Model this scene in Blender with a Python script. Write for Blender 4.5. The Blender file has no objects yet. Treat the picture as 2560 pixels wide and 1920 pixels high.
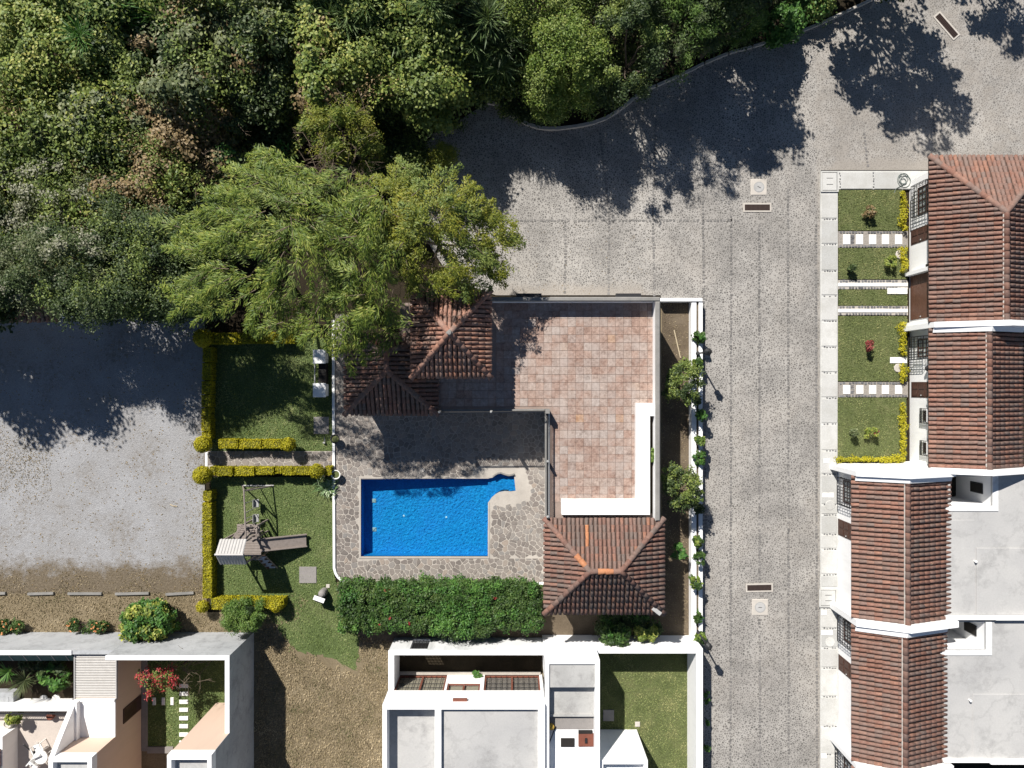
import bpy, math, random
import numpy as np
from mathutils import Vector, Matrix
from mathutils.geometry import tessellate_polygon

# ------------------------------------------------------------------ camera, sky, sun, exposure
H, F = 40.0, 1780.0                      # drone height (m), focal length in photo pixels
scn = bpy.context.scene
COL = scn.collection
cam = bpy.data.cameras.new('camera'); cam.sensor_width = 36.0; cam.lens = F/2560*36
cam.clip_start = 0.5; cam.clip_end = 2000
camo = bpy.data.objects.new('camera', cam); camo.location = (0, 0, H); COL.objects.link(camo)
scn.camera = camo
SUN_EL = math.radians(44.0); SUN_AZ = math.atan2(-0.496, 0.868)     # sun stands up-left of the frame
wd = bpy.data.worlds.new('World'); scn.world = wd; wd.use_nodes = True
wn = wd.node_tree.nodes; wl = wd.node_tree.links; wn.clear()
sky = wn.new('ShaderNodeTexSky'); sky.sky_type = 'NISHITA'; sky.sun_disc = False
sky.altitude = 1800; sky.air_density = 1.0; sky.dust_density = 0.2; sky.ozone_density = 1.2
sky.sun_elevation = SUN_EL; sky.sun_rotation = SUN_AZ
bg = wn.new('ShaderNodeBackground'); bg.inputs['Strength'].default_value = 0.05
wo = wn.new('ShaderNodeOutputWorld'); wl.new(sky.outputs[0], bg.inputs[0]); wl.new(bg.outputs[0], wo.inputs[0])
sl = bpy.data.lights.new('sun', 'SUN'); sl.energy = 5.0; sl.angle = math.radians(0.55); sl.color = (1.0, 0.955, 0.89)
so = bpy.data.objects.new('sun', sl); COL.objects.link(so); so.location = (-20, 30, 60)
sdir = Vector((0.496*math.cos(SUN_EL), -0.868*math.cos(SUN_EL), -math.sin(SUN_EL)))
so.rotation_euler = sdir.to_track_quat('-Z', 'Y').to_euler()
scn.view_settings.view_transform = 'Standard'; scn.view_settings.look = 'None'
scn.view_settings.gamma = 1.0; scn.view_settings.exposure = 0.6
try: scn.view_settings.use_curve_mapping = False
except Exception: pass

rng = np.random.default_rng(7); random.seed(7)
ORD = ['first','second','third','fourth','fifth','sixth','seventh','eighth','ninth','tenth','eleventh','twelfth','thirteenth','fourteenth']

# ------------------------------------------------------------------ helpers
def W(u, v, z=0.0):                      # place on the site that shows at photo pixel (u, v) when it lies at height z
    return Vector(((u-1280)*(H-z)/F, (960-v)*(H-z)/F, z))
def R(u0, v0, u1, v1, z=0.0):
    a = W(u0, v0, z); b = W(u1, v1, z)
    return min(a.x,b.x), max(a.x,b.x), min(a.y,b.y), max(a.y,b.y)
def P2(pts, z=0.0):
    return [tuple(W(u, v, z)[:2]) for u, v in pts]
def tag(o, label=None, cat=None, group=None, kind=None):
    if label: o['label'] = label
    if cat: o['category'] = cat
    if group: o['group'] = group
    if kind: o['kind'] = kind
    return o
def thing(name, loc, label, cat, group=None):
    o = bpy.data.objects.new(name, None); o.empty_display_size = 0.2; o.location = loc; COL.objects.link(o)
    return tag(o, label, cat, group)
def rootloc(p):
    l = Vector((0,0,0))
    while p is not None:
        l += Vector(p.location); p = p.parent
    return l
def link(name, me, parent=None, kind=None):
    o = bpy.data.objects.new(name, me); COL.objects.link(o)
    if parent is not None: o.parent = parent
    if kind: o['kind'] = kind
    return o

class MB:
    def __init__(s): s.v = []; s.f = []; s.m = []; s.sm = []
    def add(s, vs, fs, m=0, smooth=False):
        n = len(s.v); s.v.extend([tuple(p) for p in vs])
        for f in fs: s.f.append([n+i for i in f]); s.m.append(m); s.sm.append(smooth)
    def box(s, x0, x1, y0, y1, z0, z1, m=0):
        if x0 > x1: x0, x1 = x1, x0
        if y0 > y1: y0, y1 = y1, y0
        s.add([(x0,y0,z0),(x1,y0,z0),(x1,y1,z0),(x0,y1,z0),(x0,y0,z1),(x1,y0,z1),(x1,y1,z1),(x0,y1,z1)],
              [(3,2,1,0),(4,5,6,7),(0,1,5,4),(1,2,6,5),(2,3,7,6),(3,0,4,7)], m); return s
    def bev(s, x0, x1, y0, y1, z0, z1, b=0.02, m=0):      # box whose top edges are chamfered
        s.add([(x0,y0,z0),(x1,y0,z0),(x1,y1,z0),(x0,y1,z0),
               (x0,y0,z1-b),(x1,y0,z1-b),(x1,y1,z1-b),(x0,y1,z1-b),
               (x0+b,y0+b,z1),(x1-b,y0+b,z1),(x1-b,y1-b,z1),(x0+b,y1-b,z1)],
              [(0,1,5,4),(1,2,6,5),(2,3,7,6),(3,0,4,7),(4,5,9,8),(5,6,10,9),(6,7,11,10),(7,4,8,11),(8,9,10,11)], m); return s
    def obox(s, M, sx, sy, sz, m=0):
        c = [Vector((x*sx/2, y*sy/2, z*sz/2)) for z in (-1,1) for y in (-1,1) for x in (-1,1)]
        s.add([M @ p for p in c], [(0,2,3,1),(4,5,7,6),(0,1,5,4),(1,3,7,5),(3,2,6,7),(2,0,4,6)], m); return s
    def beam(s, p, q, w, h=None, m=0):
        p = Vector(p); q = Vector(q); d = q-p; h = h or w
        M = Matrix.Translation((p+q)/2) @ d.to_track_quat('X', 'Z').to_matrix().to_4x4()
        return s.obox(M, d.length, w, h, m)
    def tube(s, p, q, r0, r1=None, n=7, m=0, cap=True):
        p = Vector(p); q = Vector(q); r1 = r0 if r1 is None else r1
        d = (q-p); rot = d.to_track_quat('Z', 'Y').to_matrix()
        vs = []
        for c, r in ((p, r0), (q, r1)):
            for i in range(n):
                a = 2*math.pi*i/n; vs.append(c + rot @ Vector((math.cos(a)*r, math.sin(a)*r, 0)))
        fs = [(i, (i+1)%n, n+(i+1)%n, n+i) for i in range(n)]
        s.add(vs, fs, m, True)
        if cap: s.add(vs, [tuple(range(n-1,-1,-1)), tuple(range(n, 2*n))], m)
        return s
    def path(s, pts, r, n=6, m=0):
        for a, b in zip(pts[:-1], pts[1:]): s.tube(a, b, r, r, n, m)
        return s
    def lathe(s, c, prof, n=20, m=0, cap=True):
        c = Vector(c); vs = []; k = len(prof)
        for r, z in prof:
            for i in range(n):
                a = 2*math.pi*i/n; vs.append(c + Vector((math.cos(a)*r, math.sin(a)*r, z)))
        for j in range(k-1):
            flat = abs(prof[j+1][1]-prof[j][1]) < .4*abs(prof[j+1][0]-prof[j][0])
            s.add(vs[j*n:(j+2)*n], [(i, (i+1)%n, n+(i+1)%n, n+i) for i in range(n)], m, not flat)
        if cap and prof[-1][0] > .01: s.add([vs[(k-1)*n+i] for i in range(n)], [tuple(range(n))], m)
        return s
    def prism(s, poly, z0, z1, m=0, holes=(), walls=True):
        loops = [list(poly)] + [list(h) for h in holes]
        flat = [p for l in loops for p in l]
        tris = tessellate_polygon([[Vector((x, y, 0)) for x, y in l] for l in loops])
        fz = []
        for t in tris:
            a, b, c = [flat[i] for i in t]
            if (b[0]-a[0])*(c[1]-a[1])-(b[1]-a[1])*(c[0]-a[0]) < 0: t = (t[0], t[2], t[1])
            fz.append(tuple(t))
        s.add([(x, y, z1) for x, y in flat], fz, m)
        if walls and z1 > z0:
            for l in loops:
                n = len(l)
                s.add([(x,y,z0) for x,y in l]+[(x,y,z1) for x,y in l], [(i,(i+1)%n,n+(i+1)%n,n+i) for i in range(n)], m)
        return s
    def build(s, name, mats, parent=None, kind=None, label=None):
        if not isinstance(mats, (list, tuple)): mats = [mats]
        L = rootloc(parent); me = bpy.data.meshes.new(name)
        me.from_pydata([(x-L.x, y-L.y, z-L.z) for x, y, z in s.v], [], s.f)
        for mt in mats: me.materials.append(mt)
        me.polygons.foreach_set('material_index', s.m); me.polygons.foreach_set('use_smooth', s.sm)
        me.update()
        o = link(name, me, parent, kind)
        if label: o['label'] = label
        return o

def quads_mesh(name, V, mats, parent=None, kind=None, k=4):   # V: (n,k,3) world
    n = len(V); L = np.array(rootloc(parent)[:]); me = bpy.data.meshes.new(name)
    me.vertices.add(n*k); me.vertices.foreach_set('co', (V.reshape(-1,3)-L).astype(np.float32).ravel())
    me.loops.add(n*k); me.loops.foreach_set('vertex_index', np.arange(n*k, dtype=np.int32))
    me.polygons.add(n); me.polygons.foreach_set('loop_start', np.arange(0, n*k, k, dtype=np.int32))
    me.polygons.foreach_set('loop_total', np.full(n, k, dtype=np.int32))
    for mt in (mats if isinstance(mats,(list,tuple)) else [mats]): me.materials.append(mt)
    me.update(calc_edges=True); me.validate()
    return link(name, me, parent, kind)
def unit(a): return a/np.maximum(np.linalg.norm(a, axis=-1, keepdims=True), 1e-9)
def leafquads(Pp, A, N, L, Wd):
    A = unit(A); S = unit(np.cross(N, A)); L = np.asarray(L).reshape(-1,1); Wd = np.asarray(Wd).reshape(-1,1)
    return np.stack([Pp-A*L*.5, Pp-A*L*.08+S*Wd*.5, Pp+A*L*.5, Pp-A*L*.08-S*Wd*.5], 1)
def jag(px, amp=6, step=14, seed=3):          # ragged outline for edges of gravel, turf and bare earth
    r = random.Random(seed); out = []
    for i in range(len(px)):
        a = px[i]; b = px[(i+1)%len(px)]; L = math.hypot(b[0]-a[0], b[1]-a[1]); n = max(1, min(60, int(L/step)))
        for k in range(n): t = k/n; j = amp if k else 0; out.append((a[0]+(b[0]-a[0])*t+r.uniform(-j,j), a[1]+(b[1]-a[1])*t+r.uniform(-j,j)))
    return out
def inpoly(x, y, poly):
    x = np.asarray(x); y = np.asarray(y); ins = np.zeros(x.shape, bool); n = len(poly)
    for i in range(n):
        x1,y1 = poly[i]; x2,y2 = poly[(i+1)%n]
        c = ((y1 > y) != (y2 > y)); ins ^= c & (x < (x2-x1)*(y-y1)/((y2-y1) if y2 != y1 else 1e-9)+x1)
    return ins

# ------------------------------------------------------------------ materials
class NT:
    def __init__(s, name):
        s.mat = bpy.data.materials.new(name); s.mat.use_nodes = True; s.t = s.mat.node_tree
        s.n = s.t.nodes; s.n.clear(); s.out = s.n.new('ShaderNodeOutputMaterial')
        s.b = s.n.new('ShaderNodeBsdfPrincipled'); s.l(s.b.outputs[0], s.out.inputs[0]); s._p = None
    def l(s, a, b): s.t.links.new(a, b)
    @property
    def pos(s):
        if s._p is None: s._p = s.n.new('ShaderNodeNewGeometry')
        return s._p.outputs['Position']
    @property
    def island(s): s.pos; return s._p.outputs['Random Per Island']
    def noise(s, sc, det=4, rough=.6, vec=None):
        x = s.n.new('ShaderNodeTexNoise'); x.inputs['Scale'].default_value = sc; x.inputs['Detail'].default_value = det
        x.inputs['Roughness'].default_value = rough; s.l(vec if vec else s.pos, x.inputs['Vector']); return x.outputs['Fac']
    def vor(s, sc, feat='F1', out='Distance', vec=None, rnd=1.0):
        x = s.n.new('ShaderNodeTexVoronoi'); x.feature = feat; x.inputs['Scale'].default_value = sc
        x.inputs['Randomness'].default_value = rnd
        s.l(vec if vec else s.pos, x.inputs['Vector']); return x.outputs[out]
    def ramp(s, fac, stops):
        x = s.n.new('ShaderNodeValToRGB'); e = x.color_ramp.elements
        while len(e) < len(stops): e.new(.5)
        for i, (p, c) in enumerate(stops):
            e[i].position = p; e[i].color = (c if len(c) == 4 else (*c, 1)) if isinstance(c, (tuple, list)) else (c,c,c,1)
        s.l(fac, x.inputs[0]); return x.outputs[0]
    def mix(s, fac, a, b, bt='MIX'):
        x = s.n.new('ShaderNodeMix'); x.data_type = 'RGBA'; x.blend_type = bt
        for i, val in ((0, fac), (6, a), (7, b)):
            if isinstance(val, (int, float)): x.inputs[i].default_value = val
            elif isinstance(val, tuple): x.inputs[i].default_value = (*val[:3], 1)
            else: s.l(val, x.inputs[i])
        return x.outputs[2]
    def math(s, op, a, b=None):
        x = s.n.new('ShaderNodeMath'); x.operation = op
        for i, val in ((0, a), (1, b)):
            if val is None: continue
            if isinstance(val, (int, float)): x.inputs[i].default_value = val
            else: s.l(val, x.inputs[i])
        return x.outputs[0]
    def objrand(s):
        x = s.n.new('ShaderNodeObjectInfo'); return x.outputs['Random']
    def bump(s, h, strength=.5, dist=.02):
        x = s.n.new('ShaderNodeBump'); x.inputs['Strength'].default_value = strength; x.inputs['Distance'].default_value = dist
        s.l(h, x.inputs['Height']); s.l(x.outputs[0], s.b.inputs['Normal'])
    def done(s, col, rough=.85, spec=.25):
        if isinstance(col, tuple): s.b.inputs['Base Color'].default_value = (*col[:3], 1)
        else: s.l(col, s.b.inputs['Base Color'])
        s.b.inputs['Roughness'].default_value = rough
        s.b.inputs['Specular IOR Level'].default_value = spec
        return s.mat

def m_plain(name, c1, c2=None, sc=1.5, rough=.8, spec=.25, bump=0.0, bsc=20, metal=0.0, sc2=None):
    n = NT(name); c2 = c2 or tuple(x*.8 for x in c1)
    f = n.noise(sc, 6, .65); col = n.ramp(f, [(.3, c2), (.68, c1)])
    g = n.noise(sc2 or sc*9, 4, .7); col = n.mix(.35, col, n.ramp(g, [(.35, tuple(x*.75 for x in c1)), (.7, tuple(min(1,x*1.12) for x in c1))]))
    if bump: n.bump(n.noise(bsc, 5, .7), bump, .02)
    n.b.inputs['Metallic'].default_value = metal
    return n.done(col, rough, spec)

def m_wall(name, c, stain=(.45,.44,.42), amt=.5):            # painted render: faint streaks and blotches of dirt
    n = NT(name)
    mp = n.n.new('ShaderNodeMapping'); mp.inputs['Scale'].default_value = (1.6, 1.6, .25); n.l(n.pos, mp.inputs[0])
    f = n.noise(1.3, 7, .7, mp.outputs[0]); g = n.noise(.6, 5, .65)
    d = n.math('MULTIPLY', n.ramp(f, [(.5, 0.0), (.8, 1.0)]), amt)
    col = n.mix(d, c, stain); col = n.mix(n.math('MULTIPLY', n.ramp(g, [(.45, 0.0), (.85, 1.0)]), amt*.5), col, stain)
    n.bump(n.noise(30, 4), .15, .01)
    return n.done(col, .8, .2)

def m_concrete(name, c1, c2, stain, sc=.5, amt=.7):
    n = NT(name); col = n.ramp(n.noise(sc, 8, .62), [(.32, c2), (.62, c1)])
    pond = n.ramp(n.noise(sc*1.3, 7, .6), [(.455, 0.0), (.485, 1.0), (.50, .15), (.56, 0.0)]); col = n.mix(n.math('MULTIPLY', pond, amt*.4), col, stain)
    s = n.ramp(n.noise(sc*2.3, 9, .72), [(.52, 0.0), (.7, 1.0)])
    col = n.mix(n.math('MULTIPLY', s, amt), col, stain)
    col = n.mix(.25, col, n.ramp(n.noise(14, 5, .7), [(.3, tuple(x*.7 for x in c1)), (.7, tuple(min(1, x*1.15) for x in c1))]))
    n.bump(n.noise(25, 5), .2, .01)
    return n.done(col, .85, .2)

def m_rand(name, stops, rough=.8, spec=.25, grain=25, gamt=.35, bump=.25, dirt=None):   # every piece its own tint
    n = NT(name)
    r = n.math('FRACT', n.math('ADD', n.objrand(), n.island))
    col = n.ramp(r, stops)
    col = n.mix(gamt, col, n.ramp(n.noise(grain, 5, .7), [(.3, .12), (.7, .9)]), 'SOFT_LIGHT')
    if dirt: col = n.mix(n.math('MULTIPLY', n.ramp(n.noise(dirt[1], 7, .68), [(.45, 0.0), (.7, 1.0)]), dirt[2]), col, dirt[0])
    if bump: n.bump(n.noise(grain*1.5, 4), bump, .01)
    return n.done(col, rough, spec)

def m_leaf(name, stops, sc=.9, rough=.55, trans=.25, amt=.45, gain=1.35):
    stops = [(p, tuple(min(.75, x*gain) for x in c)) for p, c in stops]
    n = NT(name); r = n.island
    f = n.math('ADD', n.math('MULTIPLY', r, 1-amt), n.math('MULTIPLY', n.ramp(n.noise(sc, 4, .6), [(.3, 0.0), (.7, 1.0)]), amt))
    col = n.ramp(f, stops)
    n.done(col, rough, .35)
    t = n.n.new('ShaderNodeBsdfTranslucent'); n.l(n.mix(1.0, col, (1.0, 1.0, .55), 'MULTIPLY'), t.inputs[0])
    mx = n.n.new('ShaderNodeMixShader'); mx.inputs[0].default_value = trans
    n.l(n.b.outputs[0], mx.inputs[1]); n.l(t.outputs[0], mx.inputs[2]); n.l(mx.outputs[0], n.out.inputs[0])
    return n.mat

# ---- ground materials
def m_cobble():
    n = NT('cobblestone paving'); 
    w = n.n.new('ShaderNodeTexNoise'); w.inputs['Scale'].default_value = 5; n.l(n.pos, w.inputs[0])
    wv = n.n.new('ShaderNodeVectorMath'); wv.operation = 'MULTIPLY_ADD'
    n.l(w.outputs['Color'], wv.inputs[0]); wv.inputs[1].default_value = (.045,.045,0); n.l(n.pos, wv.inputs[2])
    d = n.vor(8.6, 'DISTANCE_TO_EDGE', vec=wv.outputs[0]); c = n.vor(8.6, 'F1', 'Color', vec=wv.outputs[0])
    rx = n.n.new('ShaderNodeSeparateColor'); n.l(c, rx.inputs[0])
    stone = n.ramp(rx.outputs[0], [(0, (.105,.10,.093)), (.5, (.148,.14,.131)), (1, (.21,.20,.188))])
    wear = n.ramp(n.noise(.45, 6, .6), [(.36, 0.0), (.66, 1.0)])
    mort = n.mix(wear, (.285,.27,.25), (.40,.38,.352))
    wid = n.math('ADD', n.math('MULTIPLY', wear, .06), .11)
    f = n.math('LESS_THAN', d, wid)
    f2 = n.n.new('ShaderNodeMapRange'); n.l(d, f2.inputs[0]); n.l(n.math('SUBTRACT', wid, .05), f2.inputs[1]); n.l(n.math('ADD', wid, .05), f2.inputs[2])
    col = n.mix(f2.outputs[0], mort, stone)
    dirt = n.ramp(n.noise(.22, 8, .7), [(.48, 0.0), (.72, 1.0)])
    col = n.mix(n.math('MULTIPLY', dirt, .35), col, (.30,.265,.225))
    sp = n.n.new('ShaderNodeSeparateXYZ'); n.l(n.pos, sp.inputs[0]); X, Y = sp.outputs[0], sp.outputs[1]
    def mr(v, a, b): x = n.n.new('ShaderNodeMapRange'); n.l(v, x.inputs[0]); x.inputs[1].default_value = a; x.inputs[2].default_value = b; return x.outputs[0]
    m1 = n.math('MULTIPLY', n.math('MULTIPLY', mr(Y, 6.3, 5.1), mr(X, -2.5, -.5)), mr(X, 8.6, 7.2))     # earth washed against the terrace wall
    m2 = n.math('MULTIPLY', mr(Y, 13.6, 12.2), mr(X, 16.8, 18.2))                                        # and against the top sidewalk
    m3 = n.math('MULTIPLY', mr(X, 16.5, 17.2), .6)
    mm = n.math('ADD', n.math('MAXIMUM', n.math('MAXIMUM', m1, m2), m3), n.math('MULTIPLY', n.math('SUBTRACT', n.noise(1.1, 9, .75), .5), 1.3))
    col = n.mix(n.math('MULTIPLY', n.ramp(mm, [(.45, 0.0), (.85, 1.0)]), .8), col, (.29,.262,.23))
    st = n.ramp(n.noise(.16, 6, .55), [(.40, 0.0), (.7, 1.0)]); col = n.mix(n.math('MULTIPLY', st, .22), col, (.16,.15,.14))
    n.bump(n.math('MINIMUM', d, .22), .6, .05)
    return n.done(col, .85, .2)
def m_gravel():
    n = NT('grey gravel')
    c = n.vor(24, 'F1', 'Color'); rx = n.n.new('ShaderNodeSeparateColor'); n.l(c, rx.inputs[0])
    col = n.ramp(rx.outputs[0], [(0, (.225,.222,.222)), (.5, (.297,.293,.292)), (1, (.385,.382,.383))])
    big = n.ramp(n.noise(.35, 8, .65), [(.35, (.24,.228,.218)), (.5,(.29,.29,.297)), (.65, (.345,.35,.365))])
    col = n.mix(.5, col, big)
    weed = n.ramp(n.noise(.28, 9, .75), [(.49, 0.0), (.63, 1.0)]); weed2 = n.ramp(n.noise(4, 8, .85), [(.46, 0.0), (.58, 1.0)])
    col = n.mix(n.math('MULTIPLY', n.math('MULTIPLY', weed, weed2), .75), col, (.13,.10,.062))
    sp = n.n.new('ShaderNodeSeparateXYZ'); n.l(n.pos, sp.inputs[0])      # the gravel thins out into dry earth at its lower and right edge
    e1 = n.n.new('ShaderNodeMapRange'); n.l(sp.outputs[1], e1.inputs[0]); e1.inputs[1].default_value = -8.2; e1.inputs[2].default_value = -11.7
    e2 = n.n.new('ShaderNodeMapRange'); n.l(sp.outputs[0], e2.inputs[0]); e2.inputs[1].default_value = -18.6; e2.inputs[2].default_value = -16.6
    e = n.math('MAXIMUM', e1.outputs[0], n.math('MULTIPLY', e2.outputs[0], .7))
    f = n.math('ADD', e, n.math('MULTIPLY', n.math('SUBTRACT', n.noise(.9, 10, .8), .5), 1.5))
    col = n.mix(n.ramp(f, [(.42, 0.0), (.72, 1.0)]), col, n.ramp(n.noise(9, 6, .8), [(.3, (.075,.06,.04)), (.5, (.14,.112,.078)), (.75, (.24,.20,.145))]))
    n.bump(n.vor(24), .7, .03)
    return n.done(col, .9, .15)
def m_grass(name, a, b, c, sc=.7):
    n = NT(name); col = n.ramp(n.noise(sc, 8, .66), [(.34, a), (.5, b), (.68, c)])
    col = n.mix(.55, col, n.ramp(n.noise(16, 6, .8), [(.3, tuple(x*.35 for x in b)), (.72, tuple(min(1,x*1.5) for x in b))]))
    n.bump(n.noise(28, 5, .8), .8, .05)
    return n.done(col, .9, .1)
M_COBBLE = m_cobble(); M_GRAVEL = m_gravel()
M_SOIL = m_grass('dark soil and leaf litter', (.018,.015,.010), (.032,.025,.016), (.06,.045,.028), .8)
M_DIRT = m_grass('dry dirt with stubble', (.085,.066,.046), (.14,.109,.076), (.22,.178,.128), .9)
M_DRY = m_grass('parched grass', (.135,.106,.062), (.215,.172,.11), (.32,.265,.18), .5)
M_LAWN = m_grass('lawn turf', (.075,.095,.035), (.118,.138,.056), (.205,.195,.095), .8)
M_LAWN2 = m_grass('dense green turf', (.07,.10,.034), (.112,.15,.056), (.19,.19,.095), .5)
def m_blade(name, stops): return m_leaf(name, stops, .7, .7, .15, .6)
M_BLADE = m_blade('grass blades', [(.2,(.085,.11,.032)),(.55,(.15,.175,.062)),(.85,(.27,.255,.115))])
M_BLADE2 = m_blade('dark grass blades', [(.2,(.085,.12,.032)),(.55,(.14,.185,.06)),(.9,(.26,.265,.125))])
M_STRAW = m_blade('straw blades', [(.12,(.09,.09,.038)),(.35,(.18,.145,.085)),(.7,(.28,.225,.14)),(.95,(.40,.33,.22))])
# ---- built materials
M_WHITE = m_wall('white painted render', (.83,.83,.825), (.5,.49,.47), .32); M_WHITEDIRTY = m_wall('weathered white render', (.70,.71,.71), (.33,.33,.32), .8)
M_CREAM = m_wall('cream painted render', (.62,.47,.37), (.45,.34,.27), .3)
M_GREYWALL = m_concrete('weathered grey plaster', (.42,.43,.44), (.31,.32,.33), (.15,.152,.155), .5, .85)
M_ROOFCON = m_concrete('pale roof screed', (.455,.447,.432), (.355,.352,.35), (.215,.213,.21), .3, .85)
M_ROOFCON2 = m_concrete('stained roof concrete', (.42,.415,.40), (.32,.315,.305), (.19,.185,.18), .6, .8)
M_SIDEWALK = m_rand('sidewalk concrete', [(0,(.40,.40,.385)),(.5,(.48,.475,.455)),(1,(.55,.545,.52))], .85, .2, 18, .3, .2, ((.33,.32,.29), 1.2, .5))
M_COPING = m_concrete('grey coping', (.25,.24,.225), (.18,.175,.165), (.12,.12,.11), 1.4, .5)
M_SLAB = m_concrete('grey slab', (.27,.25,.235), (.22,.205,.195), (.15,.145,.14), 1.2, .4)
M_WHITESLAB = m_rand('white step slab', [(0,(.70,.69,.66)),(1,(.80,.80,.78))], .8, .2, 18, .2, .1)
M_MORTAR = m_concrete('pale mortar', (.43,.395,.35), (.34,.31,.275), (.23,.21,.19), .8, .5)
M_FLAG = m_rand('flagstone', [(0,(.135,.118,.107)),(.3,(.175,.152,.137)),(.55,(.21,.182,.162)),(.8,(.20,.19,.18)),(1,(.28,.23,.19))], .8, .25, 22, .35, .3, ((.30,.27,.24), .5, .6))
M_TILE = m_rand('terracotta floor tile', [(0,(.255,.172,.138)),(.2,(.29,.196,.157)),(.45,(.312,.22,.178)),(.62,(.285,.22,.19)),(.82,(.335,.258,.217)),(.94,(.325,.27,.24)),(.985,(.32,.265,.235)),(1,(.36,.215,.13))], .75, .25, 7, .75, .2, ((.395,.335,.30), 1.3, .7))
M_GROUT = m_plain('tile grout', (.30,.23,.195), (.20,.155,.135), 2)
TERR = [(0,(.205,.108,.08)),(.3,(.248,.128,.095)),(.55,(.225,.132,.104)),(.75,(.192,.136,.116)),(.92,(.275,.142,.10)),(1,(.30,.165,.122))]
M_ROOF_H = m_rand('clay roof tile', TERR, .8, .2, 12, .45, .3, ((.17,.13,.11), .9, .7))
M_ROOF_N = m_rand('rusty clay roof tile', [(p, tuple(x*.9 for x in c)) for p, c in TERR], .8, .2, 12, .45, .3, ((.20,.16,.14), .8, .75))
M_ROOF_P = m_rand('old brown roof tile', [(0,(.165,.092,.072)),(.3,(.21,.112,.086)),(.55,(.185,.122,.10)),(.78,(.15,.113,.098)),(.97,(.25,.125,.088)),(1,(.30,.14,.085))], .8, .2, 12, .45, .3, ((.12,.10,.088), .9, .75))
M_ROOF_T = m_rand('brown grey roof tile', [(0,(.24,.125,.092)),(.4,(.30,.16,.118)),(.7,(.245,.165,.135)),(1,(.36,.175,.115))], .8, .2, 12, .45, .3, ((.15,.12,.105), 1.8, .55))
M_PAN = m_plain('dark roof pan', (.10,.062,.048), (.06,.042,.034), 3)
M_ASH = m_concrete('mortar fillet', (.50,.47,.43), (.40,.37,.34), (.25,.23,.21), 2, .5)
M_WOOD = m_plain('weathered timber', (.275,.235,.21), (.18,.15,.13), 6, .8)
M_DARKWOOD = m_plain('dark brown door wood', (.085,.042,.030), (.05,.026,.02), 5, .5)
M_GARAGE = m_plain('brown stained boards', (.13,.065,.042), (.085,.042,.028), 4, .55)
M_IRON = m_plain('black iron', (.022,.022,.024), (.014,.014,.015), 8, .5, .4)
M_RUST = m_plain('rusty grate', (.06,.038,.033), (.035,.025,.022), 8, .8)
M_STEEL = m_plain('galvanised pipe', (.36,.36,.35), (.26,.26,.26), 6, .45, .4)
M_REDWOOD = m_plain('red brown frame', (.20,.075,.05), (.14,.05,.035), 5, .5)
M_PLASTIC = m_plain('white plastic', (.78,.78,.76), (.70,.70,.68), 4, .4, .4)
M_ZINC = m_plain('corrugated zinc', (.46,.445,.43), (.36,.35,.34), 3, .5, .4)
M_PANEL = m_plain('translucent roofing sheet', (.50,.46,.42), (.38,.34,.31), 2.5, .5)
M_SLATW = m_plain('white slat', (.62,.60,.57), (.50,.48,.45), 4, .5)
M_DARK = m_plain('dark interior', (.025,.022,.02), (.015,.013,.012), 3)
M_BLIND = m_plain('beige curtain', (.42,.36,.28), (.32,.27,.21), 6)
M_BARK = m_plain('bark', (.13,.105,.08), (.07,.055,.042), 9, .9, .1, .5, 30)
M_TWIG = m_plain('dry twigs', (.20,.155,.115), (.12,.09,.065), 5, .9, .1)
M_STICK = m_plain('bleached stick', (.50,.42,.29), (.40,.33,.22), 8)
M_TEAL = m_plain('teal awning cloth', (.035,.12,.115), (.02,.075,.075), 2, .6)
M_BAMBOO = m_plain('yellow clay', (.50,.33,.06), (.38,.24,.05), 5)
M_POT = m_plain('cement pot', (.55,.52,.47), (.40,.38,.34), 5)
M_STONE = m_plain('dressed stone', (.52,.48,.43), (.40,.37,.33), 4)
M_HOSE = m_plain('grey green hose', (.16,.19,.175), (.11,.13,.12), 9, .5)
M_BANDSTONE = m_rand('dark band stone', [(0,(.13,.125,.12)),(1,(.21,.20,.19))], .85, .2, 30, .3, .3)
M_SETT = m_rand('path sett', [(0,(.10,.10,.105)),(1,(.19,.19,.195))], .85, .2, 30, .3, .3)
def m_glass(name='window glass'):
    n = NT(name); tr = n.n.new('ShaderNodeBsdfTransparent'); tr.inputs[0].default_value = (.93,.95,.95,1)
    gl = n.n.new('ShaderNodeBsdfGlossy'); gl.inputs['Roughness'].default_value = .03
    fr = n.n.new('ShaderNodeFresnel'); fr.inputs[0].default_value = 1.5; n.pos
    mx = n.n.new('ShaderNodeMixShader'); n.l(n.math('MULTIPLY', fr.outputs[0], n.math('SUBTRACT', 1.0, n._p.outputs['Backfacing'])), mx.inputs[0]); n.l(tr.outputs[0], mx.inputs[1]); n.l(gl.outputs[0], mx.inputs[2])
    n.l(mx.outputs[0], n.out.inputs[0]); return n.mat
M_GLASS = m_glass()
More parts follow.
